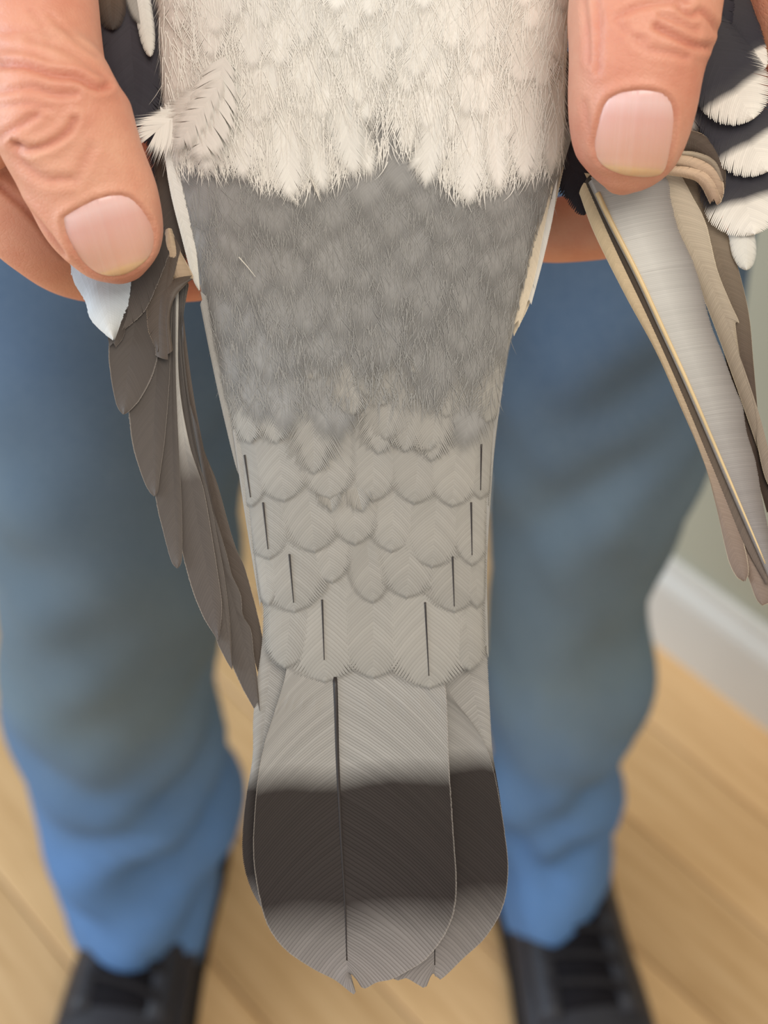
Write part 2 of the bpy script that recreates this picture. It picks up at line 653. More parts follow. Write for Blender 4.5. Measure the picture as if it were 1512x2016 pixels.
def arr(me):
    a = np.empty(len(me.vertices) * 3); me.vertices.foreach_get('co', a)
    n = np.empty(len(me.vertices) * 3); me.vertices.foreach_get('normal', n)
    return a.reshape(-1, 3), n.reshape(-1, 3)


def seg_dist(x, y, poly):
    best = np.full(x.shape, 1e9)
    for (ax, ay), (bx, by) in zip(poly[:-1], poly[1:]):
        dx, dy = bx - ax, by - ay
        t = np.clip(((x - ax) * dx + (y - ay) * dy) / (dx * dx + dy * dy + 1e-9), 0, 1)
        best = np.minimum(best, np.hypot(x - ax - t * dx, y - ay - t * dy))
    return best


def inside(x, y, poly):
    r = np.zeros(x.shape, bool)
    j = len(poly) - 1
    for i in range(len(poly)):
        xi, yi = poly[i]; xj, yj = poly[j]
        c = ((yi > y) != (yj > y)) & (x < (xj - xi) * (y - yi) / (yj - yi + 1e-12) + xi)
        r ^= c
        j = i
    return r


def skin_mat():
    t = NT('skin')
    n1 = t.noise(45, 5, 0.6)
    n2 = t.noise(14, 3, 0.5)
    n3 = t.noise(900, 2, 0.5)
    c = t.ramp(n1, [(0.25, lin((204, 132, 108))), (0.5, lin((218, 156, 130))), (0.75, lin((228, 176, 148)))])
    c = t.mix(t.math('MULTIPLY', t.ramp(n2, [(0.4, (0, 0, 0, 1)), (0.75, (1, 1, 1, 1))]), 0.50), c, lin((214, 124, 106)))
    cr = t.attr('crease')
    c = t.mix(t.math('MULTIPLY', cr, 0.45), c, lin((178, 90, 74)))
    vo = t.n('ShaderNodeTexVoronoi', feature='DISTANCE_TO_EDGE')
    vo.inputs['Scale'].default_value = 900
    t.l(t.n('ShaderNodeTexCoord').outputs['Object'], vo.inputs['Vector'])
    h = t.math('ADD', t.math('MULTIPLY', n3, 0.4), t.noise(230, 4))
    h = t.math('ADD', h, t.math('MULTIPLY', t.math('MINIMUM', vo.outputs['Distance'], 0.2), 1.6))
    t.bump(h, 0.20, 0.0006)
    return t.set(c, 0.48, 0.4, Subsurface_Weight=0.12, Subsurface_Radius=(1.0, 0.35, 0.2), Subsurface_Scale=0.004)


def nail_mat():
    t = NT('nail')
    al = t.attr('along')
    n = t.noise(120, 3, 0.5, stretch=(1, 1, 1))
    a2 = t.math('ADD', al, t.math('MULTIPLY', t.math('SUBTRACT', n, 0.5), 0.05))
    c = t.ramp(a2, [(0.0, lin((226, 176, 170))), (0.16, lin((232, 190, 184))), (0.34, lin((224, 168, 156))), (0.80, lin((226, 172, 148))),
                    (0.86, lin((226, 176, 146))), (0.90, lin((234, 192, 142))), (1.0, lin((218, 170, 120)))])
    lw = t.attr('across')
    wv = t.n('ShaderNodeTexNoise', noise_dimensions='1D')
    wv.inputs['Scale'].default_value = 9
    t.l(lw, wv.inputs['W'])
    t.bump(wv.outputs[0], 0.35, 0.0006)
    c = t.mix(t.math('MULTIPLY', wv.outputs[0], 0.25), c, lin((236, 214, 204)))
    return t.set(c, 0.30, 0.6, Subsurface_Weight=0.15, Subsurface_Radius=(1.0, 0.4, 0.25), Subsurface_Scale=0.002)


SKIN, NAIL = skin_mat(), nail_mat()

HANDS = {
    -1: dict(
        thumb=[(40, -150, 140, 12, 15), (72, 10, 120, 15, 14), (98, 135, 108, 19, 13), (112, 178, 116, 21.5, 14), (120, 228, 138, 22, 14), (158, 325, 128, 20, 12.5),
               (196, 410, 122, 17, 11), (224, 470, 104, 14, 9.5), (240, 512, 80, 12, 7.5), (249, 536, 46, 10.5, 4.5)],
        chains=[
            [(-120, -1500, -20, 26), (-120, -1150, -12, 24), (-110, -900, -8, 23), (-100, -700, -5, 22)],
            [(-100, -850, -6, 19), (-30, -450, 6, 19), (40, -150, 12, 15)],
            [(-110, -800, -8, 17), (-150, -200, -12, 14), (-150, 250, -14, 10.5)],
            [(-120, -800, -14, 15), (-190, -300, -20, 12), (-190, 60, -24, 10.5)],
            [(-120, -820, -18, 14), (-190, -400, -28, 12), (-190, -150, -34, 10)],
            [(-110, -840, -20, 14), (-160, -560, -34, 12), (-165, -360, -40, 9.5)],
            [(-60, -300, -2, 15), (-70, 0, -2, 14), (-60, 170, 0, 12), (-40, 260, 2, 9)],
            [(-150, 250, -14, 10.5), (-35, 362, -12, 9.4), (70, 466, -18, 9.0), (175, 522, -30, 8.7), (370, 530, -42, 8.0), (440, 524, -45, 7)],
            [(-190, 60, -24, 10.5), (-60, 170, -40, 9.2), (150, 250, -56, 8.8), (400, 300, -64, 8.3), (500, 305, -65, 7.2)],
            [(-190, -150, -34, 10), (-60, -60, -52, 9), (150, 20, -68, 8.6), (380, 70, -76, 8), (470, 80, -76, 7)],
            [(-165, -360, -40, 9.5), (-40, -280, -58, 8.2), (140, -220, -72, 7.6), (330, -180, -80, 7.2), (400, -175, -80, 6.4)],
        ],
        # (polyline, half width px, depth mm)
        creases=[([(212, 168), (190, 172), (150, 152), (100, 146), (50, 130), (0, 128)], 7, 1.0),
                 ([(146, 236), (130, 262), (96, 284), (58, 294), (30, 282)], 7, 0.8), ([(30, 288), (46, 320), (90, 352), (140, 352)], 9, 0.5),
                 ([(0, 270), (40, 246), (72, 226)], 7, 0.5), ([(205, 150), (165, 118), (120, 92), (60, 76)], 8, 0.35),
                 ([(0, 62), (60, 60), (110, 72)], 7, 0.3), ([(180, 290), (160, 330), (150, 360)], 9, 0.3),
                 ([(0, 180), (60, 172), (110, 186), (150, 184)], 6, 0.5), ([(0, 210), (50, 205), (100, 214)], 5, 0.35),
                 ([(0, 366), (60, 420), (125, 500)], 6, 0.7), ([(0, 95), (50, 100), (100, 118)], 6, 0.3), ([(60, 20), (90, 60), (100, 90)], 5, 0.25),
                 ([(100, 30), (150, 80), (190, 110)], 5, 0.25)],
        nail=[(124, 428), (150, 412), (190, 392), (225, 384), (252, 388), (276, 408), (296, 440), (303, 470), (296, 500), (272, 524), (240, 540), (200, 540), (168, 520), (144, 488), (130, 456)],
        naxis=((188, 386), (238, 546))),
    1: dict(
        thumb=[(1296, -220, 150, 10, 16), (1278, -60, 150, 15, 15.5), (1266, 40, 148, 20, 15), (1253, 125, 133, 22, 13.5), (1244, 205, 126, 20, 12.5),
               (1236, 270, 114, 17, 11), (1229, 318, 94, 14, 9), (1223, 348, 66, 12.5, 6.5), (1219, 364, 36, 11.5, 4)],
        chains=[
            [(1640, -1500, -20, 26), (1640, -1150, -12, 24), (1630, -900, -8, 23), (1600, -700, -5, 22)],
            [(1610, -850, -6, 19), (1470, -500, 4, 19), (1300, -220, 10, 16)],
            [(1620, -800, -8, 17), (1640, -300, -8, 14), (1612, 40, -6, 10.5)],
            [(1630, -800, -14, 15), (1700, -350, -18, 12), (1700, -60, -24, 10.5)],
            [(1630, -820, -18, 14), (1700, -450, -28, 12), (1700, -220, -34, 10)],
            [(1620, -840, -20, 14), (1680, -600, -34, 12), (1680, -420, -40, 9.5)],
            [(1600, -300, -1, 14), (1566, -60, 0, 12), (1586, 60, -3, 11)],
            [(1612, 40, -6, 10.5), (1590, 230, -26, 9.4), (1440, 370, -40, 9), (1240, 432, -46, 8.6), (1110, 452, -47, 8.2), (1030, 458, -47, 7)],
            [(1700, -60, -24, 10.5), (1600, 90, -44, 9.2), (1400, 200, -58, 8.8), (1130, 250, -66, 8.3), (1030, 255, -67, 7.2)],
            [(1700, -220, -34, 10), (1590, -120, -52, 9), (1380, -40, -68, 8.6), (1150, 10, -76, 8), (1060, 20, -76, 7)],
            [(1680, -420, -40, 9.5), (1560, -340, -58, 8.2), (1380, -280, -72, 7.6), (1190, -240, -80, 7.2), (1120, -235, -80, 6.4)],
        ],
        creases=[([(1215, 30), (1260, 12), (1310, 4), (1352, 2)], 7, 0.6), ([(1336, 14), (1360, 30), (1380, 22), (1400, 40), (1412, 60)], 6, 0.7),
                 ([(1250, 78), (1280, 96), (1320, 104), (1350, 112)], 7, 0.4), ([(1292, 52), (1330, 72), (1362, 88), (1394, 92)], 7, 0.8),
                 ([(1176, 0), (1180, 60), (1178, 140)], 6, 0.35), ([(1150, 0), (1158, 70), (1160, 120)], 6, 0.3), ([(1210, 40), (1240, 66), (1270, 78)], 6, 0.35),
                 ([(1300, 30), (1340, 46), (1372, 60)], 6, 0.4), ([(1150, 200), (1160, 250), (1168, 290)], 6, 0.2)],
        nail=[(1180, 232), (1190, 205), (1205, 190), (1232, 180), (1268, 177), (1300, 182), (1318, 196), (1326, 222), (1324, 262), (1316, 310), (1306, 338), (1286, 346), (1254, 346), (1220, 340), (1190, 326), (1174, 306), (1172, 270)],
        naxis=((1256, 172), (1240, 350))),
}
hand_meshes, nail_meshes = [], []
for s in (-1, 1):
    H = HANDS[s]
    me = union([thumb_geo(H['thumb'])] + [chain(c) for c in H['chains']], 0.0009, 7)
    co, no = arr(me)
    x, y, wv = unP(co)
    facing = np.clip(-(no @ FWD) * 2.5, 0, 1)
    facing *= (wv > -20)
    bvh = BVHTree.FromPolygons([tuple(c) for c in co], [tuple(p.vertices) for p in me.polygons])
    # nail plate laid on the skin
    poly = catmull(H['nail'] + [H['nail'][0]], 90)[:-1]
    A, B = np.array(H['naxis'][0], float), np.array(H['naxis'][1], float)
    ax = (B - A) / np.linalg.norm(B - A)
    LN = np.linalg.norm(B - A)
    cen = poly.mean(0)
    V, ALN, ACR, Fs = [], [], [], []
    K = 12
    for r in range(K + 1):
        fr = 1 - (1 - r / K) ** 1.6 if r else 0.0
        for p in poly:
            q = cen + (p - cen) * fr
            o = Vector(CAMP); d = (Vector(P(q[0], q[1], 0)) - o).normalized()
            h = bvh.ray_cast(o, d)
            a = (q - A) @ ax / LN
            hit = np.array(h[0]) if h[0] else P(q[0], q[1], 15)
            lift = 0.0006 * (1 - fr ** 6) - 0.0002 + 0.0007 * max(0, (a - 0.8) / 0.2)
            V.append(hit - np.array(d) * lift)
            ALN.append(a)
            ACR.append((q - A) @ np.array([-ax[1], ax[0]]) / LN)
    n = len(poly)
    for r in range(K):
        for k in range(n):
            k2 = (k + 1) % n
            Fs.append((r * n + k, (r + 1) * n + k, (r + 1) * n + k2, r * n + k2))
    base = len(V)
    for k in range(n):                                  # edge thickness
        V.append(V[K * n + k] + FWD * 0.0009); ALN.append(ALN[K * n + k]); ACR.append(ACR[K * n + k])
    for k in range(n):
        k2 = (k + 1) % n
        Fs.append((K * n + k, base + k, base + k2, K * n + k2))
    nm = mesh('thumbnail', V, Fs)
    nm.attributes.new('along', 'FLOAT', 'POINT').data.foreach_set('value', np.array(ALN, float))
    nm.attributes.new('across', 'FLOAT', 'POINT').data.foreach_set('value', np.array(ACR, float))
    nail_meshes.append(nm)
    # sink the bed, raise the folds beside it, press the creases in
    ins = inside(x, y, [tuple(p) for p in poly])
    dd = seg_dist(x, y, [tuple(p) for p in poly] + [tuple(poly[0])])
    a = ((np.stack([x, y], 1) - A) @ ax) / LN
    dep = np.where(ins, -0.5 * np.clip(dd / 6, 0, 1), 0.55 * np.exp(-((dd - 9) / 9) ** 2) * np.clip((0.95 - a) / 0.3, 0, 1))
    dep -= 0.35 * np.exp(-((dd) / 3.0) ** 2)
    cr = np.zeros(len(co))
    cr = np.maximum(cr, 0.55 * np.exp(-(dd / 5.0) ** 2) * (~ins))
    for line, hw, dp in H['creases']:
        d = seg_dist(x, y, [tuple(p) for p in catmull(line, 40)])
        g = np.exp(-(d / hw) ** 2)
        dep -= dp * g
        dep += dp * 0.5 * np.exp(-((d - hw * 2.2) / (hw * 1.2)) ** 2)
        cr = np.maximum(cr, g * min(1, dp / 0.8))
    # fine wrinkled knuckle skin
    co2 = co + no * (dep * facing / 1000.0)[:, None]
    me.vertices.foreach_set('co', co2.ravel())
    me.attributes.new('crease', 'FLOAT', 'POINT').data.foreach_set('value', (cr * facing).astype(float))
    me.polygons.foreach_set('use_smooth', [True] * len(me.polygons))
    me.update()
    hand_meshes.append(me)

bm = bmesh.new()
for me in hand_meshes:
    bm.from_mesh(me)
me = bpy.data.meshes.new('body')
bm.to_mesh(me); bm.free()
body = link('body', me, SKIN, person)
for nm in nail_meshes:
    link('thumbnail', nm, NAIL, body)['label'] = 'pink thumbnail with a yellowish free edge'

# ------------------------------------------------------------------ the pigeon
pigeon = empty('pigeon', tuple(P(740, 900, -6)), 'grey and white pigeon held tail towards the viewer, dark band across its tail', 'bird')

EL = np.array([(-1300, 600), (-1000, 480), (-700, 350), (-300, 292), (0, 305), (150, 316), (300, 322), (380, 342), (480, 366), (590, 396), (690, 416), (800, 441), (900, 468), (1050, 490), (1200, 514), (1300, 520), (1420, 545)], float)
ER = np.array([(-1300, 860), (-1000, 960), (-700, 1080), (-300, 1140), (0, 1128), (150, 1118), (300, 1114), (380, 1092), (480, 1058), (590, 1028), (690, 1002), (800, 984), (900, 972), (1050, 960), (1200, 956), (1300, 958), (1420, 930)], float)
BU = np.array([(-1300, 14), (-700, 26), (0, 18), (300, 14.5), (500, 11), (800, 7), (1100, 4), (1300, 2.6), (1420, 1.2)], float)
WE = np.array([(-1300, -30), (-700, -20), (0, -9), (300, -8), (500, -7), (800, -5), (1100, -3), (1300, -2.2), (1420, -1.2)], float)
BK = np.array([(-1300, 24), (-700, 48), (0, 50), (300, 40), (500, 30), (800, 15), (1100, 7), (1300, 3), (1420, 1.4)], float)


def surf(px, py):
    l = np.interp(py, EL[:, 0], EL[:, 1]); r = np.interp(py, ER[:, 0], ER[:, 1])
    u = np.abs((px - (l + r) / 2) / ((r - l) / 2))
    uc = np.clip(u, 0, 1)
    return np.interp(py, WE[:, 0], WE[:, 1]) + np.interp(py, BU[:, 0], BU[:, 1]) * (1 - uc ** 2.6) ** 0.62 - 6 * np.clip(u - 1, 0, 1)


BWHITE = plain('white_down', (222, 216, 204), 0.8, 0.1, 60, 0.05)
BGREY = plain('grey_down', (140, 138, 134), 0.8, 0.1, 60, 0.08)
BEAKM = plain('dark_beak', (52, 48, 50), 0.5, 0.3)
CERE = plain('white_cere', (220, 214, 208), 0.7, 0.2)
EYEM = plain('orange_eye', (190, 84, 30), 0.15, 0.6)

rings = []
pyl = list(np.linspace(1285, -1300, 90))
for py in pyl:
    l = np.interp(py, EL[:, 0], EL[:, 1]) + 5; r = np.interp(py, ER[:, 0], ER[:, 1]) - 5
    c, h = (l + r) / 2, (r - l) / 2
    ring = []
    for k in range(28):
        u = math.cos(math.pi * k / 28)
        ring.append(P(c + h * u, py, surf(c + h * u, py) - 1.2))
    for k in range(28):
        u = -math.cos(math.pi * k / 28)
        we = np.interp(py, WE[:, 0], WE[:, 1]) - 1.2
        ring.append(P(c + h * u, py, we - np.interp(py, BK[:, 0], BK[:, 1]) * (1 - abs(u) ** 2.2) ** 0.6))
    rings.append(ring)
# neck and head, bent down and away from the camera
hc = np.array([P(735, -1300, -38), P(735, -1500, -42), P(735, -1720, -40), P(735, -1900, -40), P(735, -2000, -42), P(735, -2060, -44)])
for c, rad in zip(hc[1:], (0.016, 0.0155, 0.0165, 0.013, 0.006)):
    rings.append([c + rad * (RT * math.cos(2 * math.pi * k / 56) + FWD * -math.sin(2 * math.pi * k / 56)) for k in range(56)])
v, f = loft_geo(rings)
bme = mesh('body', v, f)
bo = link('body', bme, [BGREY, BWHITE], pigeon)
nr = 56
mi = []
for p in bme.polygons:
    r = p.vertices[0] // nr
    py = pyl[r] if r < len(pyl) else -1400
    mi.append(1 if -250 < py < 350 else 0)
bme.polygons.foreach_set('material_index', mi)
bt = P(735, -2050, -46)
v, f = tube_geo([bt, bt + UP * 0.007 + FWD * 0.002, bt + UP * 0.014 + FWD * 0.005, bt + UP * 0.019 + FWD * 0.008], [0.0048, 0.0042, 0.003, 0.0008], 12)
link('beak', mesh('beak', v, f), BEAKM, pigeon)
for s in (-1, 1):
    e = P(735, -1900, -40) + RT * s * 0.0150
    V, Fs = tube_geo([e - RT * s * 0.002, e, e + RT * s * 0.0015, e + RT * s * 0.0022], [0.004, 0.004, 0.003, 0.0006], 12)
    link('eye', mesh('eye', V, Fs), EYEM, pigeon)


# feathers -----------------------------------------------------------
def feather(name, shaft, left, right, mat, wfun, nb=60, k=0.9, camber=0.6, step=0.08, fringe=0.004, clump=0.0, csize=7, seg=6, parent=None, taper=0.5, curl=0.0, tstart=0.9):
    """A vane of separate barbs. shaft/left/right are outlines from base to tip; every barb is a narrow strip."""
    S = catmull(shaft, 240)
    sl = np.concatenate([[0], np.cumsum(np.linalg.norm(np.diff(S, axis=0), axis=1))])
    LEN = sl[-1]
    V, AL, LA, RN, BS, RD, Fs = [], [], [], [], [], [], []
    base = 0
    for sign, out in ((-1, left), (1, right)):
        if out is None:
            continue
        O = catmull(out, nb + 1)
        d = np.linalg.norm(O[:, None, :] - S[None], axis=2)
        idx = d.argmin(1)
        s0 = np.maximum.accumulate(sl[idx])
        wd = d.min(1)
        sr = np.maximum.accumulate(s0 - k * wd)
        sr = sr + np.linspace(0, 1e-3, nb + 1)
        d0 = (S[3] - S[0]) / (np.linalg.norm(S[3] - S[0]) + 1e-9)
        R = np.stack([np.interp(sr, sl, S[:, 0]), np.interp(sr, sl, S[:, 1])], 1)
        neg = sr < 0
        R[neg] = S[0] + d0 * sr[neg][:, None]
        Pj = S[idx]
        C = R + (Pj - R) * 0.40 + (O - Pj) * 0.58
        t = np.linspace(0, 1, seg + 1) ** 0.8
        t[-2] = max(t[-2], 0.93)
        tw = taper * np.clip((t - tstart) / (1 - tstart), 0, 1)
        blen = np.linalg.norm(O - R, axis=1)
        nbv = nb
        jit = 1 + np.abs(rng.normal(0, fringe, nbv)) * rng.choice([-1, 1], nbv, p=[0.35, 0.65])
        rnd = rng.random(nbv)
        for i in range(nbv):
            ci = min((i // csize) * csize + csize // 2, nb)
            edges = []
            for e, j in ((0, i), (1, i + 1)):
                Oe = O[j] + (O[ci] - O[j]) * clump
                Oe = R[j] + (Oe - R[j]) * jit[i]
                Ce = C[j] + (O[ci] - O[j]) * clump * 0.35
                edges.append((R[j], Ce, Oe))
            pe = []
            for e in (0, 1):
                r_, c_, o_ = edges[e]
                pe.append(((1 - t) ** 2)[:, None] * r_ + (2 * t * (1 - t))[:, None] * c_ + (t ** 2)[:, None] * o_)
            wid = pe[1] - pe[0]
            pe[1] = pe[1] + wid * 0.18                       # barbs overlap like roof tiles
            mid = (pe[0] + pe[1]) / 2
            for e in (0, 1):
                V.append(pe[e] + (mid - pe[e]) * tw[:, None])
                AL.append((sr[i + e] * (1 - t) + s0[i + e] * t) / LEN)
                LA.append(t * sign)
                RN.append(np.full(seg + 1, rnd[i]))
                BS.append(np.full(seg + 1, float(e)))
                RD.append((1 - t) * blen[i])
            a0 = base; b0 = base + seg + 1
            for q in range(seg):
                Fs.append((a0 + q, b0 + q, b0 + q + 1, a0 + q + 1) if sign < 0 else (a0 + q, a0 + q + 1, b0 + q + 1, b0 + q))
            base += 2 * (seg + 1)
    V = np.concatenate(V); AL = np.concatenate(AL); LA = np.concatenate(LA); RD = np.concatenate(RD); RN = np.concatenate(RN); BS = np.concatenate(BS)
    wv = wfun(V[:, 0], V[:, 1], AL, LA) + camber * (1 - LA ** 2) + step * (1 - BS) + curl * np.clip(LA, 0, 1) ** 2
    me = mesh(name, P(V[:, 0], V[:, 1], wv), Fs, False)
    for nm, a in (('along', AL), ('lat', LA), ('rnd', RN), ('bs', BS), ('rimd', RD)):
        me.attributes.new(nm, 'FLOAT', 'POINT').data.foreach_set('value', a.astype(float))
    o = link(name, me, mat, parent or pigeon)
    o['_w'] = 0.0
    del o['_w']
    return o, S, sl


def add_shaft(fo, S, wfun, t0, t1, r0, r1, mat, lift=0.7, label=None):
    n = 26
    i0, i1 = int(t0 * (len(S) - 1)), int(t1 * (len(S) - 1))
    idx = np.linspace(i0, i1, n).astype(int)
    Q = S[idx]
    al = idx / (len(S) - 1)
    pts = P(Q[:, 0], Q[:, 1], wfun(Q[:, 0], Q[:, 1], al, np.zeros(n)) + lift)
    v, f = tube_geo(pts, np.linspace(r0, r1, n) / 1000.0, 6)
    o = link('shaft', mesh('shaft', v, f), mat, fo)
    if label:
        o['label'] = label
    return o


def covert(name, tx, ty, half, length, ang, mat, layer=0.0, rise=1.2, nb=34, fringe=0.03, clump=0.1, camber=0.3, k=1.0, shaft=None, bend=0.0, step=0.05, taper=0.6, tipround=0.62, surffun=None, tstart=0.6):
    a = math.radians(ang)
    d = np.array([math.sin(a), math.cos(a)]); n = np.array([d[1], -d[0]])
    base = np.array([tx, ty]) - d * length
    tt = np.linspace(0, 1, 9)
    ctr = np.array([base + d * length * t + n * bend * math.sin(math.pi * t) for t in tt])
    q = np.concatenate([np.linspace(0, tipround, 9)[:-1], tipround + (1 - tipround) * np.sin(np.linspace(0, math.pi / 2, 10))])
    W = np.where(q < tipround, half * (0.62 + 0.38 * np.sin(q / tipround * math.pi / 2)), half * np.sqrt(np.clip(1 - ((q - tipround) / (1 - tipround)) ** 2.2, 0, 1)))
    cx = np.stack([np.interp(q, tt, ctr[:, 0]), np.interp(q, tt, ctr[:, 1])], 1)
    left = cx - n * W[:, None]; right = cx + n * W[:, None]
    if surffun is None:                                 # feathers at the flank wrap the body instead of standing off it
        for a_ in (left, right):
            a_[:, 0] = np.clip(a_[:, 0], np.interp(a_[:, 1], EL[:, 0], EL[:, 1]) - 2, np.interp(a_[:, 1], ER[:, 0], ER[:, 1]) + 2)
    sf = surffun or surf

    def wf(px, py, al, la):
        return sf(px, py) + layer - 0.6 + rise * np.clip(al, 0, 1.2)
    o, S, sl = feather(name, ctr, left, right, mat, wf, nb, k, camber, step, fringe, clump, 5, 5, None, taper, 0.0, tstart)
    if shaft:
        add_shaft(o, S, wf, shaft[0], shaft[1], 0.22, 0.09, DKSHAFT, camber + 0.15, 'dark shaft')
    return o


DKSHAFT = plain('dark_quill', (46, 40, 38), 0.4, 0.4)
PALESHAFT = plain('pale_gold_quill', (216, 188, 140), 0.35, 0.5)
M_WHITE = feather_mat('white_rump_vane', [(0.0, (226, 222, 214)), (0.6, (226, 222, 214)), (1.0, (227, 223, 215))], stripe=0.06, rnd=0.08, blotch=0.05, rough=0.85, spec=0.1, fade=34)
M_GREY = feather_mat('grey_rump_vane', [(0.0, (146, 144, 141)), (0.7, (146, 144, 141)), (1.0, (147, 145, 141))], stripe=0.10, rnd=0.08, blotch=0.12, rough=0.8, spec=0.15, fade=60)
M_COV = feather_mat('grey_tail_covert_vane', [(0.0, (150, 147, 141)), (0.75, (156, 152, 145)), (1.0, (148, 145, 139))], stripe=0.18, rnd=0.10, blotch=0.08, rough=0.7, spec=0.2, fade=14)
M_PALE = feather_mat('pale_edge_vane', [(0.0, (158, 155, 150)), (1.0, (156, 153, 147))], stripe=0.12, rnd=0.08)
GR, DK, TP = (150, 147, 142), (50, 44, 41), (118, 113, 110)


def tail_mat(name, b0, b1, b2, b3):
    return feather_mat(name, [(0.0, (154, 150, 144)), (b0, GR), (b1, DK), (b2, (48, 42, 40)), (b3, TP), (1.0, (136, 130, 127))], rim=(150, 142, 134), rim_at=0.984, stripe=0.30, rnd=0.14, blotch=0.05, rough=0.6, spec=0.25)


# tail feathers: lowest first
def flat(w0, slope=0.0, bow=0.0):
    def wf(px, py, al, la):
        return w0 + slope * (py - 1300) / 600.0 + bow * np.abs((px - 750) / 250.0) ** 2
    return wf


def band(S_y0, S_y1, ys):
    return [(y - S_y0) / (S_y1 - S_y0) for y in ys]


wf = flat(-3.6, -1, -0.5)
b = band(1150, 1790, (1515, 1560, 1720, 1785))
o, S, sl = feather('tail_feather', [(560, 1150), (528, 1350), (512, 1560), (520, 1790)],
                   [(520, 1180), (515, 1270), (504, 1350), (498, 1420), (497, 1490), (486, 1560), (478, 1630), (478, 1690), (490, 1740), (510, 1780), (520, 1790)],
                   [(620, 1150), (650, 1350), (660, 1600), (600, 1760), (525, 1790)], tail_mat('outer_tail_vane', *b), wf, 150)
wf = flat(-3.2, -1, -0.5)
b = band(1150, 1830, (1470, 1525, 1720, 1800))
o, S, sl = feather('tail_feather', [(880, 1150), (930, 1350), (960, 1560), (965, 1830)], [(800, 1150), (800, 1400), (840, 1700), (940, 1830), (965, 1830)],
                   [(954, 1180), (960, 1300), (965, 1400), (970, 1480), (983, 1560), (993, 1640), (997, 1700), (994, 1760), (980, 1805), (965, 1830)], tail_mat('side_tail_vane', *b), wf, 150)
wf2 = flat(-2.3, -1, -0.4)
b = band(1150, 1926, (1488, 1535, 1745, 1830))
o, S, sl = feather('tail_feather', [(790, 1150), (825, 1350), (846, 1560), (855, 1740), (856, 1900), (857, 1926)],
                   [(700, 1150), (640, 1400), (640, 1650), (700, 1840), (771, 1924), (800, 1926), (825, 1940), (838, 1944), (846, 1918), (855, 1898)],
                   [(850, 1200), (868, 1320), (890, 1372), (930, 1424), (957, 1470), (974, 1526), (988, 1600), (999, 1680), (1000, 1726), (994, 1772), (978, 1812), (950, 1852), (915, 1884), (868, 1928), (862, 1912), (857, 1898)],
                   tail_mat('inner_tail_vane', *b), wf2, 120, camber=0.2, step=0.11, fringe=0.001, taper=0.1)
add_shaft(o, S, wf2, 0.1, 0.97, 0.35, 0.12, DKSHAFT, 0.25, 'dark shaft')
def wf1(px, py, al, la):
    return flat(0.3, -1.0, -0.2)(px, py, al, la) - 2.6 * np.clip((1385 - py) / 200.0, 0, 1)


b = band(1150, 1930, (1505, 1560, 1775, 1850))
o, S, sl = feather('tail_feather', [(648, 1150), (660, 1340), (665, 1500), (672, 1650), (680, 1790), (683, 1890), (688, 1930)],
                   [(560, 1150), (566, 1300), (541, 1400), (522, 1460), (508, 1530), (500, 1620), (499, 1690), (508, 1755), (526, 1820), (560, 1868), (614, 1906), (660, 1930), (698, 1958), (694, 1930), (686, 1900)],
                   [(800, 1150), (862, 1300), (878, 1360), (884, 1500), (893, 1640), (899, 1735), (894, 1795), (872, 1847), (838, 1889), (804, 1911), (771, 1928), (742, 1934), (715, 1946), (702, 1920), (690, 1894)],
                   tail_mat('central_tail_vane', *b), wf1, 140, camber=0.8, step=0.12, fringe=0.001, taper=0.1)
add_shaft(o, S, wf1, 0.235, 0.95, 0.55, 0.16, DKSHAFT, 0.8, 'dark shaft tapering to the tip')

# grey tail coverts: (tip x, tip y, half width, length, angle, shaft span)
LOW = [
    (640, 1346, 112, 330, 2, (0.5, 0.86)), (735, 1338, 90, 300, 0, None), (846, 1358, 108, 330, 3, (0.48, 0.92)), (925, 1322, 60, 300, 4, None), (560, 1318, 62, 280, -6, None),
    (580, 1208, 88, 260, 5, (0.55, 0.92)), (655, 1150, 60, 250, 8, None), (895, 1208, 80, 280, 2, (0.6, 0.95)), (800, 1180, 80, 260, -4, None), (735, 1190, 50, 220, 6, None), (940, 1200, 32, 200, 2, None), (528, 1195, 32, 220, 4, None),
    (530, 1104, 60, 230, 6, (0.5, 0.9)), (620, 1090, 74, 240, 6, None), (700, 1075, 62, 220, 3, None), (770, 1090, 64, 230, -3, None), (850, 1120, 78, 250, -4, None), (930, 1116, 46, 230, 1, (0.45, 0.9)),
    (496, 1000, 46, 210, 8, (0.5, 0.9)), (560, 990, 66, 210, 6, None), (650, 985, 66, 210, 4, None), (735, 990, 60, 200, 0, None), (815, 995, 66, 210, -5, None), (890, 1000, 62, 210, -4, None), (946, 985, 40, 200, -1, (0.45, 0.9)),
]
LAY = 0.0
for i, (tx, ty, hf, ln, an, sh) in enumerate(LOW):
    row = 0 if i < 5 else 1 if i < 12 else 2 if i < 18 else 3
    covert('tail_covert', tx, ty, hf, ln, an, M_COV, 0.45 + 0.15 * row + 0.06 * (i % 3), 0.5, 64, 0.012, 0.03, 0.3, 1.1, sh)
yt = 905
row = 0
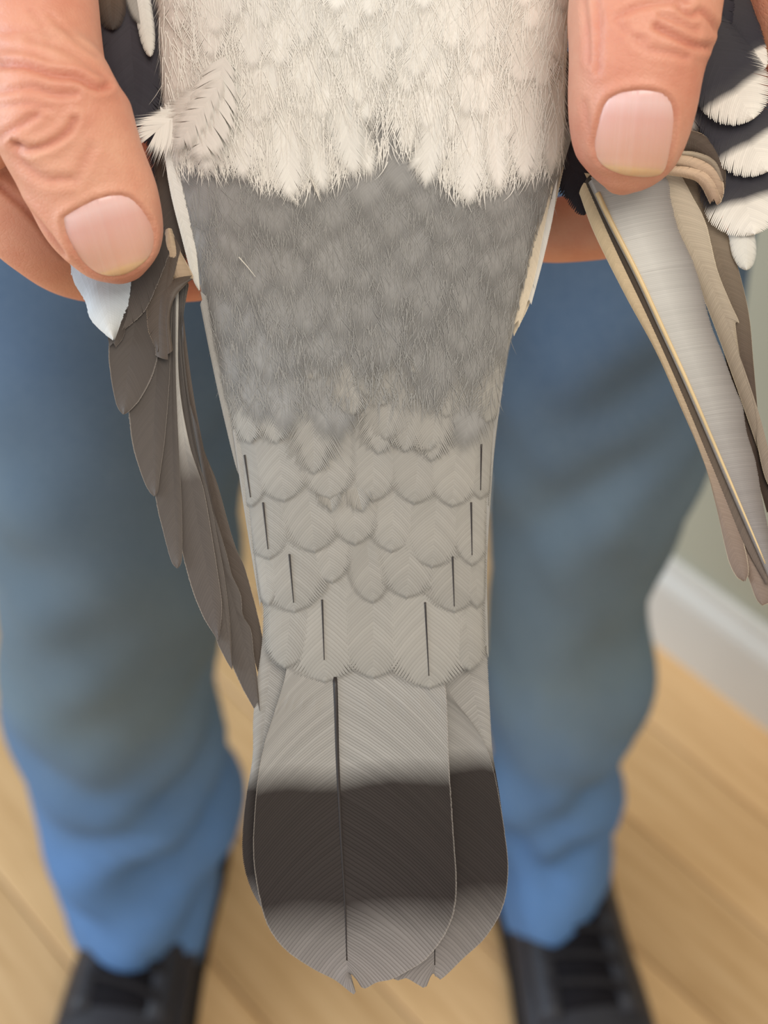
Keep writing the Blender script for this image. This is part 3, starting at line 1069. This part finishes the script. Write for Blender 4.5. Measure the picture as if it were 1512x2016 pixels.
while yt > 400:
    l = np.interp(yt - 30, EL[:, 0], EL[:, 1]); r = np.interp(yt - 30, ER[:, 0], ER[:, 1])
    n = 8 if yt > 700 else 9
    for j in range(n):
        u = (j + (0.25 if row % 2 else -0.2) + 0.5 - n / 2) / (n / 2)
        u = max(-0.95, min(0.95, u))
        x = (l + r) / 2 + u * (r - l) / 2 * 0.98
        slope = (np.interp(yt + 60, EL[:, 0], EL[:, 1]) - np.interp(yt - 100, EL[:, 0], EL[:, 1])) / 160.0
        an = math.degrees(math.atan(slope)) * (-u) * 1.0 + random.uniform(-7, 7)
        m = M_GREY if yt < 800 else (M_COV if random.random() < (yt - 700) / 260 else M_GREY)
        covert('rump_covert', x + random.uniform(-26, 26), yt + random.uniform(-34, 34), (r - l) / n * random.uniform(0.75, 1.05), random.uniform(180, 230), an, m,
               1.75 + 0.04 * row + random.uniform(-0.04, 0.04), 0.20, 64, 0.10, 0.06, 0.06, k=1.5, taper=0.9, tstart=0.4)
    yt -= 62
    row += 1
# ruffled ones standing proud
for tx, ty, hf, ln, an in ((622, 752, 34, 120, 18), (708, 778, 60, 150, -42), (806, 732, 50, 130, -52), (850, 890, 52, 150, 24), (760, 800, 62, 150, 30), (715, 1010, 34, 140, 14), (655, 1010, 30, 120, 10)):
    covert('rump_covert', tx, ty, hf, ln, an, M_COV, -0.1, 2.3, 50, 0.08, 0.10, 0.0, k=2.0, step=0.12, taper=0.8, tstart=0.5)

# white rump feathers
row = 0
for yt in (-190, -120, -50, 20, 85, 150, 210, 265, 312):
    l = np.interp(yt - 30, EL[:, 0], EL[:, 1]); r = np.interp(yt - 30, ER[:, 0], ER[:, 1])
    n = 9
    for j in range(n):
        u = (j + (0.25 if row % 2 else -0.2) + 0.5 - n / 2) / (n / 2)
        u = max(-0.93, min(0.93, u))
        x = (l + r) / 2 + u * (r - l) / 2 * 0.96
        covert('rump_feather', x + random.uniform(-26, 26), yt + random.uniform(-32, 32), (r - l) / n * random.uniform(0.75, 1.0), random.uniform(190, 240), -6 * u + random.uniform(-10, 10), M_WHITE,
               2.4 + (9 - row) * 0.06 + random.uniform(-0.1, 0.1), 0.5, 76, 0.16, 0.14, 0.2, k=1.7, taper=0.95, tstart=0.3)
    row += 1
for tx, ty, hf, ln, an in ((405, 352, 66, 190, -4), (480, 362, 62, 180, 2), (572, 402, 62, 210, 2), (640, 388, 34, 170, 10), (700, 356, 56, 190, 10), (735, 352, 36, 150, 20), (800, 340, 26, 120, -40),
                           (836, 376, 44, 190, -8), (922, 410, 58, 220, -3), (985, 388, 34, 180, 6), (1030, 366, 52, 190, -4), (1082, 352, 34, 190, -6), (345, 336, 34, 170, -10)):
    covert('rump_feather', tx, ty, hf, ln, an, M_WHITE, 2.5 + random.uniform(-0.1, 0.3), 0.8, 90, 0.12, 0.20, 0.25, k=2.0, taper=0.95, tstart=0.3)


# fine loose down lying over the rump, far too many barbs to count
def down(name, n, region, length, width, mat, lift, spread, seed, hgt):
    r = np.random.default_rng(seed)
    V, Fs, RN = [], [], []
    k = 0
    while k < n:
        py = r.uniform(*region)
        l = np.interp(py, EL[:, 0], EL[:, 1]); rr = np.interp(py, ER[:, 0], ER[:, 1])
        px = r.uniform(l + 6, rr - 6)
        L = r.uniform(*length)
        u = (px - (l + rr) / 2) / ((rr - l) / 2)
        a = r.normal(-0.12 * u, spread)
        b = a + r.normal(0, 0.25)
        t = np.linspace(0, 1, 5)
        ang = a + (b - a) * t
        xs = px + np.concatenate([[0], np.cumsum(np.sin(ang[1:]) * L / 4)])
        ys = py + np.concatenate([[0], np.cumsum(np.cos(ang[1:]) * L / 4)])
        if ys[-1] > np.interp(xs[-1], LIM[:, 0], LIM[:, 1]) + r.uniform(-16, 10) and mat is M_DOWNW:
            continue
        wd = width * (1 - t ** 2 * 0.9) / 2
        z = surf(xs, ys) + lift + hgt * np.sin(t * 2.0) * r.uniform(0.0, 1.0)
        o = len(V)
        for i in range(5):
            V.append((xs[i] - wd[i], ys[i], z[i])); V.append((xs[i] + wd[i], ys[i], z[i] + r.normal(0, 0.02)))
        RN += [r.random()] * 10
        Fs += [(o + 2 * i, o + 2 * i + 1, o + 2 * i + 3, o + 2 * i + 2) for i in range(4)]
        k += 1
    V = np.array(V)
    me = mesh(name, P(V[:, 0], V[:, 1], V[:, 2]), Fs)
    me.attributes.new('rnd', 'FLOAT', 'POINT').data.foreach_set('value', np.array(RN))
    o = link(name, me, mat, pigeon)
    o['kind'] = 'stuff'
    return o


LIM = np.array([(300, 340), (380, 366), (480, 366), (520, 392), (590, 408), (625, 392), (660, 392), (700, 366), (745, 352), (768, 318), (790, 322), (815, 346), (870, 390), (920, 416), (960, 404), (1000, 386), (1090, 362), (1130, 350)], float)
M_DOWNW = feather_mat('white_down_barbs', [(0.0, (229, 224, 215)), (1.0, (229, 224, 215))], stripe=0.0, rnd=0.09, blotch=0.05, rough=0.9, spec=0.05)
M_DOWNG = feather_mat('grey_down_barbs', [(0.0, (149, 147, 143)), (1.0, (149, 147, 143))], stripe=0.0, rnd=0.16, blotch=0.10, rough=0.9, spec=0.05)
down('white_down', 1700, (-110, 345), (45, 100), 1.7, M_DOWNW, 2.75, 0.22, 5, 0.10)
down('white_down', 1500, (270, 376), (36, 66), 2.0, M_DOWNW, 2.55, 0.16, 8, 0.08)
down('grey_down', 2600, (360, 800), (20, 55), 1.3, M_DOWNG, 1.75, 0.26, 6, 0.08)

# splayed white feather at the left flank
def over(w0):
    def wf(px, py, al, la):
        return np.maximum(surf(px, py), -4) + w0 * (0.45 + 0.55 * np.clip(al, 0, 1))
    return wf


feather('flank_feather', [(430, 170), (370, 210), (320, 248), (286, 280)],
        [(400, 150), (350, 178), (310, 212), (268, 232), (254, 246), (252, 262), (256, 282), (268, 292)],
        [(450, 210), (420, 262), (380, 290), (330, 318), (312, 326), (296, 312), (282, 304)], M_WHITE, over(4.6), 80, 1.2, 0.5, 0.04, 0.12, 0.10, 5, 6, taper=0.9, tstart=0.5)
covert('flank_feather', 340, 300, 40, 150, -34, M_WHITE, 4.0, 1.2, 30, 0.16, 0.36, 0.4, taper=0.9)
covert('flank_feather', 390, 322, 60, 180, -14, M_WHITE, 3.4, 1.2, 36, 0.14, 0.3, 0.4, taper=0.9)

# pale feathers along both sides of the rump
M_SIDE = feather_mat('pale_side_vane', [(0.0, (222, 220, 214)), (1.0, (206, 202, 192))], stripe=0.10, rnd=0.08)
M_BEIGE = feather_mat('beige_side_vane', [(0.0, (196, 182, 160)), (1.0, (206, 192, 168))], rim=(226, 216, 196), rim_at=0.8, stripe=0.16)


def side(name, shaft, left, right, mat, w0, nb=60):
    return feather(name, shaft, left, right, mat, lambda px, py, al, la: np.full_like(px, w0) + surf(np.clip(px, 300, 1100), py) * 0.0, nb, 1.6, 0.3)


side('side_feather', [(322, 250), (345, 380), (372, 480), (392, 572)], [(318, 260), (334, 372), (358, 470), (378, 545), (392, 574)], [(352, 250), (376, 380), (386, 480), (394, 572)], M_SIDE, -2.5)
side('side_feather', [(400, 600), (425, 720), (452, 830), (478, 930)], [(394, 600), (417, 715), (440, 820), (466, 925), (478, 940)], [(420, 600), (445, 720), (468, 830), (482, 935)], M_PALE, -3.0)
side('side_feather', [(462, 850), (484, 1000), (500, 1100), (514, 1190)], [(458, 850), (480, 1000), (496, 1100), (512, 1195)], [(490, 850), (508, 1000), (516, 1100), (518, 1190)], M_PALE, -2.4)
side('side_feather', [(1095, 330), (1066, 480), (1034, 590), (1008, 660)], [(1080, 350), (1048, 480), (1018, 590), (1004, 655)], [(1110, 330), (1092, 410), (1068, 500), (1046, 590), (1012, 662)], M_BEIGE, -7.5)
side('side_feather', [(1090, 350), (1072, 430), (1056, 520), (1040, 600)], [(1080, 370), (1062, 450), (1044, 540), (1036, 596)], [(1098, 350), (1090, 420), (1070, 510), (1046, 600)], M_SIDE, -5.5)
side('side_feather', [(1082, 370), (1062, 450), (1040, 560), (1018, 640)], [(1074, 380), (1052, 460), (1030, 560), (1012, 640)], [(1088, 370), (1072, 450), (1052, 550), (1022, 644)], M_BEIGE, -4.2)
side('side_feather', [(985, 760), (970, 900), (962, 1040)], [(970, 770), (955, 900), (950, 1040)], [(990, 760), (974, 880), (962, 1045)], M_PALE, -3.2)
side('side_feather', [(960, 1000), (955, 1130), (958, 1290)], [(946, 1000), (940, 1130), (945, 1290)], [(964, 1000), (959, 1130), (962, 1295)], M_PALE, -2.6)

# loose white wisps on the grey
for a_, b_, c_ in (((470, 506), (486, 524), (503, 545)), ((612, 350), (622, 376), (632, 398))):
    Q = catmull([a_, b_, c_], 10)
    v, f = tube_geo(P(Q[:, 0], Q[:, 1], surf(Q[:, 0], Q[:, 1]) + 3.0), np.linspace(0.14, 0.05, 10) / 1000, 5)
    link('loose_barb', mesh('loose_barb', v, f), BWHITE, pigeon)

# wing on the photograph's left side ---------------------------------
BR = (112, 101, 94)
M_PRIM = feather_mat('brown_grey_primary_vane', [(0.0, (70, 65, 61)), (0.5, (78, 71, 66)), (1.0, (90, 82, 76))], rim=(160, 150, 140), rim_at=0.95, stripe=0.12, rnd=0.08, rough=0.5, spec=0.35)
M_PRIM2 = feather_mat('pale_patch_primary_vane', [(0.0, (172, 168, 160)), (0.42, (168, 164, 158)), (0.56, (84, 77, 72)), (1.0, (88, 80, 75))], rim=(176, 164, 152), rim_at=0.95, stripe=0.14, rnd=0.08, rough=0.5, spec=0.35)
M_INNER = feather_mat('brown_inner_vane', [(0.0, (80, 69, 60)), (1.0, (84, 74, 66))], rim=(168, 150, 130), rim_at=0.96, stripe=0.2, rnd=0.1, rough=0.5, spec=0.3)


def wing_w(w0, tilt=0.0, droop=-2.0):
    def wf(px, py, al, la):
        return w0 + tilt * la + droop * al
    return wf


wl = [
    ('L7', [(352, 545), (385, 800), (440, 1050), (500, 1300)], [(345, 560), (375, 800), (425, 1050), (490, 1290), (505, 1330)],
     [(372, 560), (360, 640), (366, 760), (400, 880), (427, 950), (455, 1050), (469, 1090), (480, 1112), (497, 1170), (514, 1240), (520, 1290), (510, 1330)], M_INNER, -4.5),
    ('L6', [(350, 545), (372, 780), (420, 1040), (480, 1260), (512, 1402)], [(340, 560), (350, 800), (390, 1060), (440, 1260), (470, 1340), (500, 1396)],
     [(368, 560), (356, 700), (376, 840), (400, 945), (428, 1030), (446, 1090), (456, 1130), (474, 1172), (478, 1210), (494, 1240), (500, 1290), (506, 1330), (512, 1400)], M_PRIM, -3.2),
    ('L5', [(348, 550), (366, 780), (408, 1020), (440, 1200), (457, 1318)], [(338, 560), (346, 800), (380, 1060), (420, 1240), (440, 1290), (456, 1318)],
     [(362, 560), (352, 700), (378, 860), (410, 970), (428, 1060), (441, 1130), (452, 1220), (458, 1316)], M_PRIM, -2.3),
    ('L4', [(345, 550), (352, 780), (385, 1000), (415, 1160), (430, 1260)], [(330, 560), (330, 800), (352, 1040), (372, 1140), (398, 1210), (428, 1260)],
     [(352, 560), (352, 740), (372, 870), (400, 960), (418, 1060), (432, 1150), (437, 1200), (431, 1260)], M_PRIM2, -1.4),
    ('L3', [(340, 550), (338, 760), (342, 950), (350, 1118)], [(300, 560), (296, 820), (305, 970), (322, 1050), (337, 1104), (348, 1119)],
     [(346, 560), (346, 730), (352, 880), (358, 1000), (359, 1080), (357, 1108), (350, 1119)], M_PRIM, -0.5),
    ('L2', [(326, 550), (308, 740), (302, 880), (305, 977)], [(270, 560), (252, 740), (254, 820), (263, 885), (282, 944), (294, 968), (303, 977)],
     [(342, 560), (337, 660), (333, 760), (325, 860), (315, 936), (311, 966), (306, 977)], M_PRIM, 0.4),
    ('L1', [(290, 520), (262, 660), (248, 760), (243, 816)], [(226, 560), (214, 680), (217, 735), (226, 785), (233, 805), (242, 816)],
     [(324, 540), (318, 640), (312, 694), (300, 740), (276, 786), (254, 810), (244, 816)], M_PRIM, 1.3),
]
for nm, sh, le, ri, m, w0 in wl:
    wf = wing_w(w0, 0.3, -0.8)
    o, S, sl = feather('primary_feather', sh, le, ri, m, wf, 110, 1.6, 0.5, 0.06, 0.004, 0.0, taper=0.3)
# shorter primary coverts over their bases
for sh, le, ri, w0, m in (
        ([(300, 470), (268, 560), (238, 652)], [(268, 480), (236, 560), (228, 630), (236, 652)], [(334, 500), (306, 570), (282, 616), (240, 653)], 2.6, M_PRIM),
        ([(340, 470), (324, 580), (310, 693)], [(318, 480), (292, 580), (290, 640), (300, 672), (309, 692)], [(356, 490), (338, 560), (326, 600), (318, 640), (320, 664), (311, 693)], 2.2, M_INNER),
        ([(236, 600), (228, 650), (222, 684)], [(214, 620), (212, 660), (216, 682)], [(252, 610), (244, 660), (228, 684)], 2.4, M_PRIM)):
    feather('primary_covert', sh, le, ri, m, wing_w(w0, 0.2, -0.6), 50, 1.3, 0.4, 0.06, 0.01, 0.05, taper=0.4)

# curled primary base: a strip rolled over at the wrist of the wing
M_ROLL = feather_mat('beige_underside_vane', [(0.0, (186, 164, 138)), (1.0, (168, 146, 122))], rim=(216, 196, 168), rim_at=0.85, stripe=0.2)
feather('primary_feather', [(332, 450), (340, 500), (354, 552)], [(326, 452), (318, 500), (326, 544), (340, 552), (353, 554)], [(338, 450), (354, 492), (381, 544), (368, 552), (355, 554)], M_ROLL, wing_w(2.6, 0, -3), 40, 0.3, 1.6, 0.03, 0.0)
feather('primary_feather', [(330, 690), (326, 620), (336, 572), (376, 546)], [(306, 700), (306, 620), (314, 566), (344, 548), (378, 542)], [(340, 690), (334, 630), (342, 590), (366, 560), (380, 549)], M_INNER, wing_w(2.0, 0.6, 0), 60, 0.7, 0.8, 0.06, 0.01)

# pale blue-white feather tip sticking out below the thumb
M_BLUEW = feather_mat('pale_blue_white_vane', [(0.0, (196, 210, 222)), (0.6, (206, 216, 224)), (1.0, (214, 216, 214))], stripe=0.06, rnd=0.05, blotch=0.06)
o, S, sl = feather('white_covert', [(196, 500), (200, 560), (212, 620), (224, 668)], [(150, 500), (138, 516), (146, 556), (166, 590), (178, 628), (204, 656), (222, 670)],
        [(262, 500), (257, 560), (252, 600), (240, 636), (226, 670)], M_BLUEW, wing_w(4.5, -0.8, -1.6), 44, 1.0, 1.4, 0.05, 0.01, taper=0.2)
o['label'] = 'pale bluish white feather below the thumb'

# dark folded wing between thumb and rump (top left)
M_BLACK = feather_mat('black_wing_vane', [(0.0, (62, 56, 60)), (0.8, (44, 42, 50)), (1.0, (48, 46, 54))], stripe=0.12, rnd=0.14, rough=0.6)
M_BRTOP = feather_mat('brown_wing_vane', [(0.0, (120, 98, 78)), (1.0, (62, 54, 50))], stripe=0.12, rnd=0.14)
M_BW = feather_mat('black_covert_with_white_tip', [(0.0, (58, 54, 56)), (0.66, (46, 44, 52)), (0.74, (60, 58, 62)), (0.80, (226, 220, 210)), (1.0, (236, 230, 220))], stripe=0.10, rnd=0.10)
for tx, ty, hf, ln, an, m, w0 in ((270, 250, 76, 360, 4, M_BLACK, -7), (222, 200, 50, 320, 3, M_BRTOP, -9), (310, 300, 50, 400, 2, M_BLACK, -10), (345, 470, 40, 330, 6, M_BLACK, -11), (356, 520, 30, 260, 8, M_INNER, -10), (276, 50, 22, 150, 10, M_COV, -5.4), (296, 112, 17, 200, 8, M_SIDE, -5.0), (222, 60, 30, 150, 4, M_BRTOP, -6)):
    covert('wing_covert', tx, ty, hf, ln, an, m, 0, 0.8, 70, 0.02, 0.06, 0.6, surffun=lambda px, py, w0=w0: np.full_like(px, float(w0)))

# wing on the photograph's right side ---------------------------------
M_R1 = feather_mat('silver_primary_vane', [(0.0, (150, 146, 140)), (0.06, (170, 167, 160)), (0.16, (190, 187, 180)), (0.45, (176, 172, 165)), (0.75, (140, 134, 130)), (1.0, (126, 120, 118))], rim=(104, 95, 89), rim_at=0.30, stripe=0.20, rnd=0.10, rough=0.42, spec=0.45)  # darker base stop paints the thumb's soft shadow into the vane
M_R4 = feather_mat('beige_primary_vane', [(0.0, (196, 182, 160)), (0.5, (160, 146, 128)), (1.0, (132, 118, 106))], rim=(222, 206, 178), rim_at=0.94, stripe=0.24, rnd=0.10, rough=0.5)
M_R5 = feather_mat('dark_brown_primary_vane', [(0.0, (150, 136, 116)), (0.3, (116, 102, 86)), (0.6, (84, 70, 60)), (1.0, (66, 54, 48))], rim=(190, 170, 144), rim_at=0.97, stripe=0.22, rnd=0.10)
M_LEAD = feather_mat('gold_leading_vane', [(0.0, (196, 176, 142)), (0.5, (176, 154, 124)), (0.8, (140, 122, 108)), (1.0, (126, 110, 100))], rim=(206, 192, 168), rim_at=0.9, stripe=0.10, rnd=0.08, rough=0.5)
M_SHADE = feather_mat('gap_shade_vane', [(0.0, (64, 54, 44)), (0.6, (92, 78, 64)), (1.0, (112, 98, 88))], stripe=0.12, rnd=0.1)  # dark colour standing in for the shaded gap beside the pale shaft

wr = [
    # shaft, left outline, right outline
    ('R5', [(1330, 330), (1420, 520), (1470, 740), (1530, 1010)], [(1310, 340), (1390, 540), (1440, 760), (1510, 1010)],
     [(1372, 356), (1398, 372), (1420, 425), (1450, 516), (1474, 616), (1484, 720), (1494, 830), (1506, 920), (1540, 1010)], M_R5, -3.2, None),
    ('R3', [(1160, 360), (1240, 520), (1340, 740), (1430, 960), (1500, 1190)], [(1150, 380), (1212, 520), (1300, 700), (1366, 860), (1420, 1000), (1470, 1130), (1488, 1178), (1500, 1192)],
     [(1220, 360), (1300, 540), (1420, 800), (1500, 1000), (1530, 1120), (1520, 1180), (1502, 1192)], M_LEAD, -2.2, None),
    ('R2', [(1150, 360), (1214, 520), (1300, 700), (1372, 870), (1420, 1010), (1466, 1143)], [(1140, 380), (1170, 460), (1230, 580), (1290, 690), (1334, 788), (1384, 905), (1408, 990), (1428, 1080), (1437, 1112), (1450, 1136), (1464, 1145)],
     [(1200, 380), (1270, 540), (1360, 760), (1420, 920), (1460, 1050), (1474, 1120), (1468, 1144)], M_LEAD, -1.4, None),
    ('R2b', [(1170, 360), (1225, 500), (1300, 650), (1370, 800), (1440, 960), (1512, 1150)], [(1150, 360), (1200, 470), (1276, 630), (1340, 775), (1400, 920), (1460, 1060), (1508, 1150)],
     [(1190, 360), (1260, 520), (1340, 700), (1420, 880), (1500, 1060), (1518, 1150)], M_SHADE, -0.7, None),
    ('R4', [(1300, 330), (1350, 460), (1410, 580), (1490, 800), (1540, 1000)], [(1280, 340), (1330, 470), (1390, 600), (1470, 820), (1530, 1000)],
     [(1344, 350), (1362, 384), (1390, 440), (1412, 530), (1438, 596), (1455, 634), (1448, 640), (1462, 730), (1478, 780), (1488, 832), (1492, 880), (1510, 950), (1545, 1000)], M_R4, -1.8, None),
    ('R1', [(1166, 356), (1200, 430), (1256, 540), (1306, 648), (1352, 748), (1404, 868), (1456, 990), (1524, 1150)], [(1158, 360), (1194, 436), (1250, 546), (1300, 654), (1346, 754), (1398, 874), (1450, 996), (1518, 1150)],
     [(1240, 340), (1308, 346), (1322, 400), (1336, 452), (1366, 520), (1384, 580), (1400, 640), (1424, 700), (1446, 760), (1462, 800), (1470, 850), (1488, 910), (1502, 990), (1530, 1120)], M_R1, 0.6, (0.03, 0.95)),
]
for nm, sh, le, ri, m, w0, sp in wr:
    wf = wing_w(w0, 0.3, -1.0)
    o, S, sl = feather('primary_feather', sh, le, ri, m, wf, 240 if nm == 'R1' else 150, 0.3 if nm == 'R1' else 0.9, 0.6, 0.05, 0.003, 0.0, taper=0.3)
    if sp:
        add_shaft(o, S, wf, sp[0], sp[1], 0.62, 0.22, PALESHAFT, 0.45, 'pale golden shaft')
# crumpled fold of feather bases beside the thumb tip
M_CR = feather_mat('pink_beige_fold_vane', [(0.0, (206, 182, 156)), (0.6, (196, 170, 146)), (1.0, (150, 126, 106))], rim=(226, 204, 176), rim_at=0.85, stripe=0.22)
M_CRD = feather_mat('dark_brown_fold_vane', [(0.0, (92, 80, 70)), (1.0, (78, 66, 58))], rim=(196, 176, 150), rim_at=0.93, stripe=0.12)
fold = [
    ([(1326, 268), (1372, 282), (1408, 318), (1426, 372)], [(1326, 300), (1366, 306), (1396, 332), (1412, 372)], [(1330, 254), (1380, 262), (1416, 296), (1428, 330), (1428, 372)], M_CRD, 1.4),
    ([(1312, 312), (1360, 322), (1398, 346), (1416, 392)], [(1310, 326), (1356, 336), (1388, 360), (1404, 398)], [(1316, 300), (1370, 310), (1412, 334), (1426, 372), (1420, 398)], M_CR, 2.2),
    ([(1306, 334), (1352, 340), (1388, 356), (1410, 402)], [(1304, 344), (1348, 350), (1376, 362), (1398, 402)], [(1310, 326), (1360, 330), (1398, 348), (1420, 392), (1412, 404)], M_CR, 2.8),
    ([(1330, 300), (1370, 306), (1402, 324), (1420, 360)], [(1330, 306), (1368, 314), (1396, 332), (1412, 366)], [(1332, 296), (1374, 300), (1410, 318), (1426, 356)], M_R4, 2.0),
]
for sh, le, ri, m, w0 in fold:
    feather('primary_covert', sh, le, ri, m, wing_w(w0, 0.5, -1.5), 46, 0.7, 1.3, 0.10, 0.01, 0.05, taper=0.3)
feather('white_covert', [(1340, 226), (1376, 226), (1414, 224)], [(1340, 196), (1376, 194), (1404, 197), (1416, 212), (1414, 222)], [(1340, 254), (1362, 262), (1386, 262), (1402, 248), (1412, 230)], M_WHITE, wing_w(-1.0, 0, 0), 26, 0.7, 1.0, 0.06, 0.05, 0.2)

# black coverts tipped white
for tx, ty, hf, ln, an, w0, m in ((1470, 532, 26, 200, 8, -2.5, M_SIDE), (1486, 462, 84, 300, 16, -1.0, M_BW), (1512, 338, 78, 290, 30, 1.5, M_BW), (1484, 234, 76, 290, 34, 4.5, M_BW)):
    covert('wing_covert', tx, ty, hf, ln, an, m, 0, 0.8, 90, 0.015, 0.06, 0.9, tipround=0.72, tstart=0.85, taper=0.7, k=0.9, surffun=lambda px, py, w0=w0: np.full_like(px, float(w0)))
feather('wing_covert', [(1430, -20), (1460, 60), (1496, 140)], [(1420, -10), (1430, 50), (1470, 120), (1490, 140)], [(1470, -20), (1500, 60), (1512, 120), (1500, 142)], M_BW, wing_w(3.0), 70, 1.0, 0.6, 0.04, 0.02, 0.04)
feather('wing_covert', [(1400, -60), (1420, 0), (1432, 60)], [(1380, -40), (1400, 20), (1424, 64)], [(1430, -60), (1446, 0), (1440, 62)], M_BLACK, wing_w(4.5), 40, 0.5, 0.6, 0.07, 0.04, 0.1)
for tx, ty, hf, ln, an, w0, m in ((1150, 424, 34, 260, 14, -9.5, M_BLACK), (1126, 392, 52, 260, 2, -10.5, M_BLACK)):  # black coverts added to stand in for the dark shadow beside the thumb
    covert('wing_covert', tx, ty, hf, ln, an, m, 0, 0.6, 60, 0.02, 0.05, 0.5, surffun=lambda px, py, w0=w0: np.full_like(px, float(w0)))
